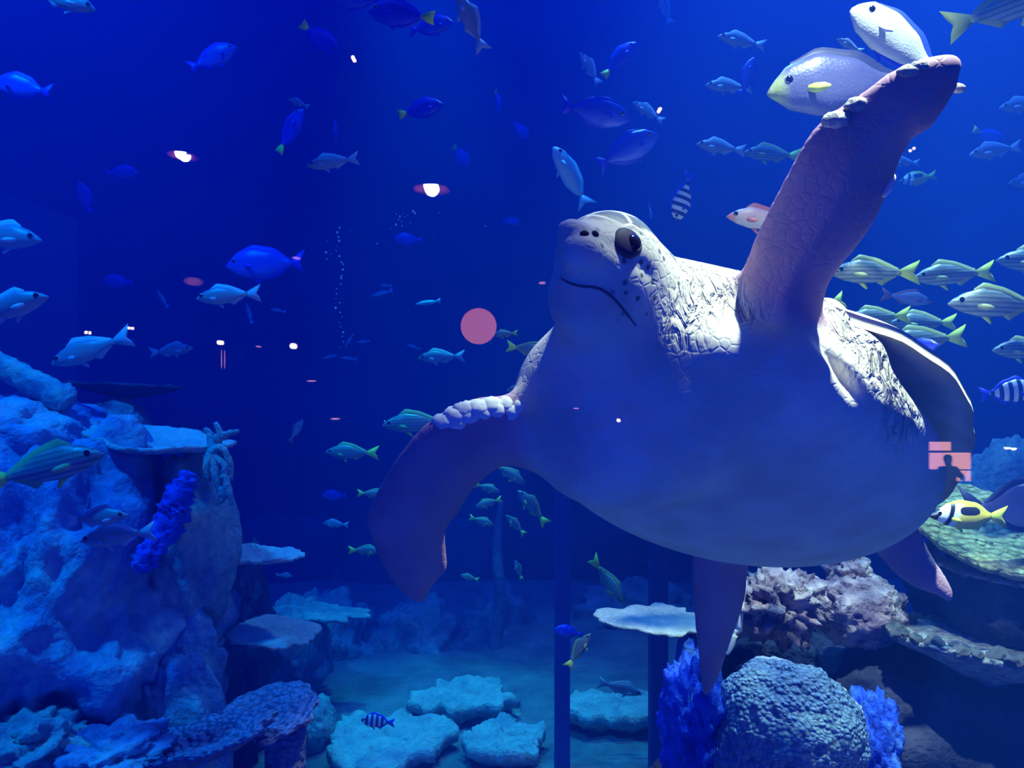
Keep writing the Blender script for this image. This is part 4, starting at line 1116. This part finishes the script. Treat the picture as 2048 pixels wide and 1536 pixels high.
G_T = 'distant yellow-tailed blue fish'; LB_T = 'distant deep blue fish with a small yellow tail in open water'
G_B = 'distant plain blue fish'; LB_B = 'distant dim plain blue fish hovering in open water'
G_W = 'slender teal wrasses'; LB_W = 'tiny slender teal wrasse near the bubble column'
G_S = 'green-yellow snappers behind the lowered flipper'; LB_S = 'dim green-yellow snapper schooling behind the lowered flipper'
G_R = 'striped snapper shoal behind the turtle'; LB_R = 'striped yellow-tailed snapper in the dense shoal behind the turtle shell'
ROWS = [
 # big, individual fish
 ('surgeon', 1534, 186, 1850, 150, 'large mauve surgeonfish with yellow face behind the raised flipper', None, dict(depth=1.95)),
 ('unicorn', 1700, 20, 1905, 158, 'large silvery white fish with blue back fin above the raised flipper', None, dict(depth=1.75, yaw=0.08)),
 ('darksurgeon', 2175, 1010, 1915, 1015, 'big dusky oval surgeonfish behind the yellow rabbitfish', None, dict(depth=2.16)),
 ('rabbitfish', 1853, 1030, 2015, 1034, 'yellow rabbitfish with black patch swimming over the green plate coral', None, dict(depth=1.98)),
 ('rabbitfish', 1795, 364, 1874, 350, 'small bright yellow and white rabbitfish beside the raised flipper', None, {}),
 ('redfish', 1453, 432, 1612, 448, 'pinkish red-faced snapper poking out behind the raised flipper', None, dict(depth=2.2)),
 ('redfish', 1864, 604, 1762, 588, 'dim reddish fish between the striped snappers', None, dict(depth=3.2)),
 ('redfish', 606, 838, 578, 886, 'small dim brownish red fish in open water', None, dict(depth=4.6)),
 ('sergeant', 1352, 444, 1382, 345, 'black and white barred sergeant fish diving above the turtle neck', None, dict(roll=-0.3)),
 ('sergeant', 2075, 778, 1958, 790, 'blue barred sergeant fish behind the turtle shell', None, {}),
 ('sergeant', 722, 1440, 790, 1446, 'dark barred sergeant fish low over the lit slab', None, dict(depth=3.1)),
 ('bluestripe', 787, 478, 844, 480, 'round vivid blue fish beside the bubbles', None, {}),
 ('bluestripe', 1108, 1258, 1166, 1270, 'dark blue ringed fish in front of the post', None, dict(depth=3.0)),
 ('cyanfish', 1108, 293, 1176, 415, 'bright cyan fish swimming up above the turtle head', None, dict(roll=0.3)),
 ('snapper', 208, 906, -40, 968, 'large striped snapper with yellowish fins before the bright blue boulder', None, dict(size=0.30)),
 ('snapper', 2130, -25, 1890, 56, 'pale snapper with forked yellow tail above the raised flipper tip', None, dict(depth=1.9)),
 ('snapper', 1486, 305, 1604, 312, 'pale snapper with dark cheek bar and yellow tail close by the raised flipper', None, {}),
 ('snapper', 1660, 545, 1840, 545, 'striped snapper with wide yellow tail nearest the raised flipper', None, dict(depth=2.15)),
 ('snapper', 1826, 556, 1990, 542, 'striped snapper with yellow tail following the one by the raised flipper', None, dict(depth=2.3)),
 ('snapper', 1896, 606, 2110, 612, 'broad striped snapper below the pair of yellow-tailed snappers', None, dict(depth=2.0)),
 ('snapper', 1992, 520, 2160, 528, LB_R, G_R, dict(depth=2.4)),
 ('snapper', 1570, 640, 1690, 598, LB_R, G_R, dict(depth=2.6)),
 ('snapper', 1688, 640, 1822, 630, LB_R, G_R, dict(depth=2.5)),
 ('snapper', 1780, 645, 1914, 645, LB_R, G_R, dict(depth=2.75)),
 ('snapper', 1762, 690, 1934, 672, LB_R, G_R, dict(depth=2.35)),
 ('snapper', 1984, 700, 2130, 700, 'brownish snapper behind the turtle shell edge', None, dict(depth=2.4)),
 ('tang', 1862, 690, 1806, 708, 'small dark blue fish facing out above the turtle shell edge', None, dict(yaw=0.8, depth=1.95)),
 ('snapper', 984, 670, 1036, 666, 'pale yellow-tailed fish beside the turtle throat', None, dict(depth=3.2)),
 ('snapper', 1104, 706, 1012, 692, 'grey-green snapper tucked against the turtle throat', None, dict(depth=2.6)),
 ('snapper', 1012, 780, 1090, 776, 'pale snapper peeping over the lowered flipper', None, dict(depth=2.8)),
 ('snapper', 650, 904, 758, 906, 'green striped snapper off the leading edge of the lowered flipper', None, {}),
 ('snapper', 764, 850, 910, 842, 'dim large snapper half behind the lowered flipper', None, dict(depth=3.6, size=0.33)),
 ('snapper', 1246, 1204, 1186, 1120, 'slim mauve snapper with yellow tail diving under the turtle belly', None, dict(yaw=0.5)),
 ('snapper', 1181, 1266, 1134, 1336, 'small yellow-green snapper climbing beside the dark post', None, dict(depth=2.9)),
 ('snapper', 1112, 1432, 1066, 1428, 'tiny greenish fish low over the sand by the post', None, dict(depth=4.6)),
 ('snapper', 776, 990, 714, 986, LB_S, G_S, dict(depth=3.4)),
 ('snapper', 762, 1102, 696, 1100, LB_S, G_S, dict(depth=3.4)),
 ('snapper', 1050, 968, 986, 926, LB_S, G_S, dict(depth=3.7)),
 ('snapper', 1036, 980, 1094, 1050, LB_S, G_S, dict(depth=3.6)),
 ('snapper', 1000, 984, 948, 968, LB_S, G_S, dict(depth=3.9)),
 ('snapper', 950, 1014, 1004, 998, LB_S, G_S, dict(depth=3.8)),
 ('snapper', 988, 1050, 938, 1034, LB_S, G_S, dict(depth=4.0)),
 ('snapper', 1012, 1030, 1050, 1070, LB_S, G_S, dict(depth=4.0)),
 ('snapper', 920, 1150, 958, 1160, LB_S, G_S, dict(depth=4.2)),
 ('snapper', 1030, 1120, 1044, 1160, LB_S, G_S, dict(depth=4.2)),
 # silver bream
 ('bream', 192, 20, 56, -22, 'pale blurred silver bream in the dark upper water', None, {}),
 ('bream', 914, -14, 968, 104, 'pale silver bream swimming steeply upward beside the blue fish pair', None, {}),
 ('bream', 614, 332, 718, 316, 'silver bream above the bubble column', None, {}),
 ('bream', 576, 198, 618, 214, 'tiny pale bream above a blue fish', None, dict(depth=4.2)),
 ('bream', 84, 480, -100, 466, 'large blue-green bream high above the coral log', None, dict(size=0.3)),
 ('bream', 97, 592, -80, 644, 'dark bream with a bright white face above the coral log', None, {}),
 ('bream', 392, 597, 522, 586, 'slim grey bream in open water above the dome rock', None, {}),
 ('bream', 102, 728, 264, 670, 'large grey silver bream just above the coral log end', None, dict(size=0.28)),
 ('bream', 386, 696, 298, 706, 'dim small bream behind the large grey silver bream', None, dict(depth=4.2)),
 ('bream', 836, 716, 930, 712, 'dim teal bream above the lowered flipper', None, dict(depth=4.4)),
 ('bream', 644, 1046, 698, 1050, 'dim teal bream off the tip of the lowered flipper', None, dict(depth=4.4)),
 ('bream', 586, 1152, 552, 1150, 'tiny teal bream above the leaf coral', None, dict(depth=4.6)),
 ('bream', 257, 1030, 128, 1042, 'grey bream with pale face before the blue boulder', None, dict(depth=1.9)),
 ('bream', 160, 1082, 312, 1062, 'dim brownish bream with yellow tail in front of the boulder hollow', None, dict(depth=1.95)),
 ('bream', 1284, 1388, 1196, 1364, 'small brownish bream above the sand between the posts', None, dict(depth=3.5)),
 ('bream', 1318, -14, 1342, 48, 'pale bream with yellow fin rising into the surface glow', None, {}),
 ('bream', 1160, 104, 1199, 170, 'pale bream angled upward next to a blue fish with yellow tail', None, {}),
 ('bream', 1435, 72, 1532, 92, 'upper of two pale bream ahead of the mauve surgeonfish', None, {}),
 ('bream', 1410, 170, 1506, 176, 'lower of two pale bream ahead of the mauve surgeonfish', None, {}),
 ('bream', 1265, 204, 1328, 244, 'faint pale bream beside the long blue fish', None, dict(depth=4.4)),
 ('bream', 1392, 288, 1492, 302, 'grey bream ahead of the pale snapper with dark cheek bar', None, {}),
 ('bream', 1301, 442, 1299, 404, 'tiny sliver of a fish beside the barred sergeant fish', None, dict(depth=4.8, yaw=0.6)),
 ('bream', 1673, 78, 1726, 104, 'small pale bream between surgeonfish and silvery white fish', None, dict(depth=2.6)),
 ('bream', 1998, 216, 2100, 204, 'greenish bream above the blue fish with green-yellow tail', None, {}),
 ('bream', 1938, 310, 2044, 292, 'grey bream under the blue fish with green-yellow tail', None, {}),
 ('bream', 2016, 366, 2104, 360, 'dusky yellowish bream below the grey bream', None, {}),
 ('bream', 1776, 322, 1840, 326, 'dim bream half hidden by the raised flipper', None, dict(depth=3.6)),
 # blue fish
 ('tang', 2014, 290, 1946, 258, 'vivid blue fish with green-yellow tail behind the raised flipper', None, dict(depth=3.4)),
 ('tang', 676, 110, 602, 46, LB_T, G_T, {}), ('tang', 735, 22, 870, 36, 'larger blue fish with yellow tail under the surface', None, {}),
 ('tang', 611, 222, 552, 302, LB_T, G_T, dict(yaw=0.3)), ('tang', 887, 208, 796, 230, LB_T, G_T, {}),
 ('tang', 1001, 234, 990, 174, LB_T, G_T, dict(yaw=0.4)), ('tang', 938, 338, 906, 288, LB_T, G_T, dict(yaw=0.3)),
 ('tang', 1272, 88, 1207, 150, LB_T, G_T, dict(yaw=0.2)),
 ('bluefish', -14, 164, 106, 186, 'blue fish swimming below the pale blurred silver bream', None, {}),
 ('bluefish', 474, 94, 376, 138, LB_B, G_B, {}), ('bluefish', 908, 44, 816, 62, LB_B, G_B, {}), ('bluefish', 662, -6, 770, 2, LB_B, G_B, {}),
 ('bluefish', 673, 244, 670, 298, LB_B, G_B, dict(yaw=0.5)), ('bluefish', 1056, 277, 1026, 240, LB_B, G_B, {}), ('bluefish', 276, 345, 208, 346, LB_B, G_B, dict(depth=4.6)),
 ('bluefish', 158, 364, 180, 428, LB_B, G_B, dict(depth=4.2)), ('bluefish', 204, 562, 268, 566, LB_B, G_B, dict(depth=4.6)), ('bluefish', 644, 990, 694, 992, LB_B, G_B, dict(depth=4.8)),
 ('bluefish', 1040, 446, 1004, 440, LB_B, G_B, dict(depth=5.4)),
 ('bluefish', 452, 532, 612, 524, 'big dim blue fish above the slim grey bream', None, dict(size=0.34)),
 ('bluefish', 1509, 114, 1483, 192, 'bright blue fish with cyan face between the two pale bream', None, dict(depth=2.9)),
 ('bluefish', 1260, 240, 1118, 210, 'long blue fish with greenish tail above the turtle head', None, {}),
 ('bluefish', 1316, 268, 1192, 334, 'royal blue fish with pale fins near the diving barred sergeant fish', None, {}),
]
for hx, hy, tx, ty in ((742, 592, 786, 581), (830, 609, 882, 602), (690, 694, 707, 667), (712, 685, 740, 682), (812, 688, 840, 699), (644, 718, 674, 710), (680, 715, 714, 719),
                       (540, 618, 572, 624), (492, 606, 504, 648), (758, 570, 784, 572), (314, 580, 336, 616)):
    ROWS.append(('wrasse', hx, hy, tx, ty, LB_W, G_W, {}))
for sp, hx, hy, tx, ty, lb, g, kw in ROWS:
    put_fish(sp, hx, hy, tx, ty, lb, g, **kw)

# air bubbles
M_BUB = mat_plain('air_bubble', (0.75, 0.9, 1.0), 0.08, 1.0)
bm = bmesh.new(); bmesh.ops.create_icosphere(bm, subdivisions=2, radius=1)
bub = bpy.data.meshes.new('air_bubble'); bm.to_mesh(bub); bm.free()
bub.polygons.foreach_set('use_smooth', [True] * len(bub.polygons)); bub.materials.append(M_BUB)
rnd = random.Random(4)
spots = [(679 + rnd.gauss(0, 3.5) - 6 * math.sin(i * 0.5), 455 + i * 9.5 + rnd.gauss(0, 1.5), 'column') for i in range(26)]
spots += [(652, 505, 'column'), (653, 518, 'column'), (655, 483, 'column'), (662, 508, 'column'), (700, 462, 'column')]
spots += [(790 + rnd.random() * 40, 418 + rnd.random() * 45, 'spray') for i in range(12)] + [(754, 487, 'spray'), (781, 458, 'spray'), (971, 452, 'spray'), (868, 474, 'spray'), (769, 842, 'spray'), (878, 425, 'spray')]
for px, py, kd in spots:
    o = bpy.data.objects.new('air_bubble', bub); COL.objects.link(o)
    d = 3.3
    o.location = P(px, py, d); s = (0.9 + 1.5 * rnd.random()) * d / F
    o.scale = (s, s, s)
    if kd == 'column': tag(o, 'tiny air bubble rising in the thin bubble column', 'bubble', 'bubble column')
    else: tag(o, 'stray air bubble drifting near the round vivid blue fish', 'bubble', 'stray bubbles')

# ------------------------------------------------------------------ visitor hall lamps, mirrored faintly by the acrylic
def M_glow(name, col, strength):
    m = mat_plain(name, (0.02, 0.02, 0.02), 0.5, 0.2, col, strength)
    m.cycles.emission_sampling = 'NONE'
    return m
GL_WARM = M_glow('warm_bulb', (1.0, 0.66, 0.40), 160)
GL_SMALL = M_glow('small_warm_bulb', (1.0, 0.62, 0.42), 45)
GL_GLOBE = M_glow('coral_globe_glass', (1.0, 0.28, 0.20), 4.5)
GL_PANEL = M_glow('warm_backlit_panel', (1.0, 0.42, 0.36), 8.5)
M_SHADE = mat_plain('copper_shade', (0.5, 0.2, 0.1), 0.4, 0.4)
M_CORD = mat_plain('black_cord', (0.01, 0.01, 0.01), 0.6, 0.2)
GMID = GY + 0.0
def mirror(px, py, v):
    """hall position whose mirror image in the pane sits at this pixel, v metres ahead"""
    p = P(px, py, v)
    return Vector((p.x, 2 * GMID - p.y, p.z))
CEIL = 5.0
up = empty('added_fill_trough', (0.2, -1.3, -0.02))  # invented trough around the added blue fill light, out of view
box_obj('housing', (-2.6, 2.6, -0.18, 0.10, 0.0, 0.10), M_CORD, up)
box_obj('lip', (-2.6, 2.6, -0.20, -0.17, 0.0, 0.22), M_CORD, up)
tag(up, 'long low trough added for the blue fill light in front of the viewing window', 'light')
tag(box_obj('ceiling', (-9, 9, HY, -1.5, CEIL, CEIL + 0.15), M_DARK), kind='structure')
def pendant(px, py, v, rpx, label):
    c = mirror(px, py, v); r = rpx * v / F
    root = empty('pendant_lamp', c)
    blob('bulb', Vector(), (Vector((1, 0, 0)), Vector((0, 1, 0)), Vector((0, 0, 1))), (r, r, r * 1.05), GL_WARM, root, 16)
    bm = bmesh.new()                                  # shade: open cone above the bulb
    n = 24
    prof = [(r * 2.4, -r * 0.3), (r * 1.6, r * 1.1), (r * 0.5, r * 1.9), (r * 0.3, r * 2.3)]
    rings = [[bm.verts.new((a * math.cos(2 * math.pi * i / n), a * math.sin(2 * math.pi * i / n), z)) for i in range(n)] for a, z in prof]
    for a, b2 in zip(rings, rings[1:]):
        for i in range(n): bm.faces.new((a[i], a[(i + 1) % n], b2[(i + 1) % n], b2[i]))
    bm.faces.new(rings[-1])
    bm_obj('shade', bm, M_SHADE, root)
    tube('cord', [Vector((0, 0, r * 2.2)), Vector((0, 0, (CEIL - c.z) * 0.6)), Vector((0, 0, CEIL - c.z + 0.01))], [0.006] * 3, M_CORD, root, seg=8)
    tag(root, label, 'lamp')
pendant(361, 306, 4.2, 11, 'warm pendant lamp mirrored in the glass above the slim grey bream')
pendant(862, 372, 4.2, 15, 'warm pendant lamp mirrored in the glass above the round vivid blue fish')
pendant(2027, 893, 4.6, 7, 'warm lamp mirrored in the glass in front of the pale blue back rock')
def wall_light(px, py, v, rx, rz, label, group=None, mat=None):
    c = mirror(px, py, v)
    root = empty('spot_lamp', c)
    k = v / F
    blob('bulb', Vector(), (Vector((1, 0, 0)), Vector((0, 1, 0)), Vector((0, 0, 1))), (rx * k, min(rx, rz) * k, rz * k), mat or GL_SMALL, root, 14)
    w = max(rx, rz) * k * 1.15
    box_obj('housing', (-w, w, -w * 2.2, -w * 0.4, -w, w), M_CORD, root)
    tube('stem', [Vector((0, -w * 1.5, w * 0.9)), Vector((0, -w * 1.5, (CEIL - c.z) * 0.5)), Vector((0, -w * 1.5, CEIL - c.z + 0.01))], [0.008] * 3, M_CORD, root, seg=8)
    tag(root, label, 'lamp', group)
GLW = 'small hall lamps mirrored in the glass'; LBW = 'small warm hall lamp mirrored as a bright dot in the glass'
for px, py, r in ((706, 115, 4.2), (1320, 218, 4.0), (1828, 297, 3.2), (172, 665, 3.4), (258, 656, 3.4), (438, 685, 4.8), (585, 692, 6.0), (1238, 841, 3.6)):
    wall_light(px, py, 6.5, r, r * 0.95, LBW, GLW)
GLS = 'faint strip lights mirrored in the glass'; LBS = 'thin pinkish strip light mirrored as a dash in the glass'
GL_STRIP = M_glow('pink_strip', (1.0, 0.45, 0.55), 7)
for px, py, rx, rz in ((591, 515, 8, 1.8), (669, 838, 9, 1.6), (1085, 565, 7, 1.8), (621, 762, 9, 1.3), (1153, 817, 6, 1.3), (515, 693, 4, 1.6), (443, 718, 1.3, 20)):
    wall_light(px, py, 5.6 if rx < 2 or py == 515 else 6.5, rx, rz, LBS, GLS, GL_STRIP)
c = mirror(957, 652, 6.0)
root = empty('globe_lamp', c)
blob('globe', Vector(), (Vector((1, 0, 0)), Vector((0, 1, 0)), Vector((0, 0, 1))), (0.135, 0.135, 0.135), GL_GLOBE, root, 28)
tube('cord', [Vector((0, 0, 0.12)), Vector((0, 0, 1.0)), Vector((0, 0, CEIL - c.z + 0.01))], [0.007] * 3, M_CORD, root, seg=8)
tag(root, 'round coral-pink globe lamp mirrored in the glass beside the turtle throat', 'lamp')
c = mirror(384, 562, 6.0)
root = empty('globe_lamp', c)
GL_DIM = M_glow('dim_globe_glass', (1.0, 0.30, 0.30), 1.6)
blob('globe', Vector(), (Vector((1, 0, 0)), Vector((0, 1, 0)), Vector((0, 0, 1))), (0.06, 0.06, 0.03), GL_DIM, root, 18)
tube('cord', [Vector((0, 0, 0.02)), Vector((0, 0, 1.0)), Vector((0, 0, CEIL - c.z + 0.01))], [0.006] * 3, M_CORD, root, seg=8)
tag(root, 'dim flattened pink lamp mirrored in the glass above the slim grey bream', 'lamp')
# backlit panel far down the hall with a visitor standing before it
VH = -(HY + 0.02) + 2 * GMID
a = mirror(1861, 884, VH); b2 = mirror(1946, 962, VH)
bm = bmesh.new()
for (x0, x1, z0, z1) in ((0.0, 0.48, 0.78, 1.0), (0.0, 0.95, 0.30, 0.72), (0.45, 0.95, 0.0, 0.26)):
    W, Hh = b2.x - a.x, a.z - b2.z
    box(bm, a.x + W * x0, a.x + W * x1, HY - 0.02, HY + 0.04, b2.z + Hh * z0, b2.z + Hh * z1)
pn = bm_obj('backlit_panel', bm, GL_PANEL, smooth=False)
tag(pn, 'warm pink backlit wall panel mirrored in the glass over the turtle shell edge', 'light panel')

M_CLOTH = mat_plain('dark_clothes', (0.01, 0.01, 0.016), 0.9, 0.1)
M_SKINP = mat_plain('visitor_skin', (0.20, 0.12, 0.09), 0.6, 0.2)
hd = mirror(1898, 922, VH - 0.7)
base_z = -1.35
Hh = hd.z + 0.11 - base_z            # standing height
k = Hh / 1.7
J = {'pel': (0, 0, 0.93), 'chest': (0, 0, 1.28), 'neck': (0, 0, 1.45), 'head': (0, -0.01, 1.58), 'top': (0, 0, 1.68),
     'ls': (-0.18, 0, 1.40), 'le': (-0.24, 0.16, 1.20), 'lw': (-0.14, 0.36, 1.30), 'rs': (0.18, 0, 1.40), 're': (0.25, 0.14, 1.18), 'rw': (0.12, 0.36, 1.30),
     'lh': (-0.10, 0, 0.90), 'lk': (-0.11, 0.02, 0.48), 'la': (-0.11, -0.02, 0.07), 'lt': (-0.12, 0.13, 0.035), 'rh': (0.10, 0, 0.90), 'rk': (0.11, 0.02, 0.48), 'ra': (0.11, -0.02, 0.07), 'rt': (0.12, 0.13, 0.035)}
RAD = {'pel': 0.15, 'chest': 0.16, 'neck': 0.06, 'head': 0.095, 'top': 0.07, 'ls': 0.065, 'le': 0.048, 'lw': 0.035, 'rs': 0.065, 're': 0.048, 'rw': 0.035,
       'lh': 0.10, 'lk': 0.065, 'la': 0.045, 'lt': 0.035, 'rh': 0.10, 'rk': 0.065, 'ra': 0.045, 'rt': 0.035}
E = [('pel', 'chest'), ('chest', 'neck'), ('neck', 'head'), ('head', 'top'), ('chest', 'ls'), ('ls', 'le'), ('le', 'lw'), ('chest', 'rs'), ('rs', 're'), ('re', 'rw'),
     ('pel', 'lh'), ('lh', 'lk'), ('lk', 'la'), ('la', 'lt'), ('pel', 'rh'), ('rh', 'rk'), ('rk', 'ra'), ('ra', 'rt')]
# short finger chains on each wrist
for s_, sg in (('l', 1), ('r', -1)):
    w = Vector(J[s_ + 'w'])
    for q in range(5):
        nm = s_ + 'f%d' % q
        J[nm] = tuple(w + Vector((sg * (0.05 if q < 4 else 0.03), 0.05 - 0.004 * q, 0.045 - 0.022 * q))); RAD[nm] = 0.010
        E.append((s_ + 'w', nm))
keys = list(J)
me = bpy.data.meshes.new('body')
me.from_pydata([tuple(Vector(J[q]) * k) for q in keys], [(keys.index(a_), keys.index(b_)) for a_, b_ in E], [])
pr_ = empty('person', (hd.x, hd.y, base_z))
bo = bpy.data.objects.new('body', me); COL.objects.link(bo); bo.parent = pr_
sk = bo.modifiers.new('skin', 'SKIN')
for i, q in enumerate(keys):
    me.skin_vertices[0].data[i].radius = (RAD[q] * k, RAD[q] * k)
    me.skin_vertices[0].data[i].use_root = (q == 'pel')
bo.modifiers.new('sub', 'SUBSURF').levels = 1
me.materials.append(M_CLOTH)
blob('hair', Vector((0, -0.015, 1.63)) * k, (Vector((1, 0, 0)), Vector((0, 1, 0)), Vector((0, 0, 1))), (0.095 * k, 0.105 * k, 0.09 * k), M_CLOTH, pr_, 16)
tag(pr_, 'person in dark clothes holding up a phone, silhouetted against the warm panel', 'person')
ph = box_obj('phone', (hd.x - 0.08 * k, hd.x + 0.08 * k, hd.y + 0.38 * k, hd.y + 0.40 * k, base_z + 1.26 * k, base_z + 1.36 * k), M_CORD)
tag(ph, 'small dark phone held up by the silhouetted person', 'phone')
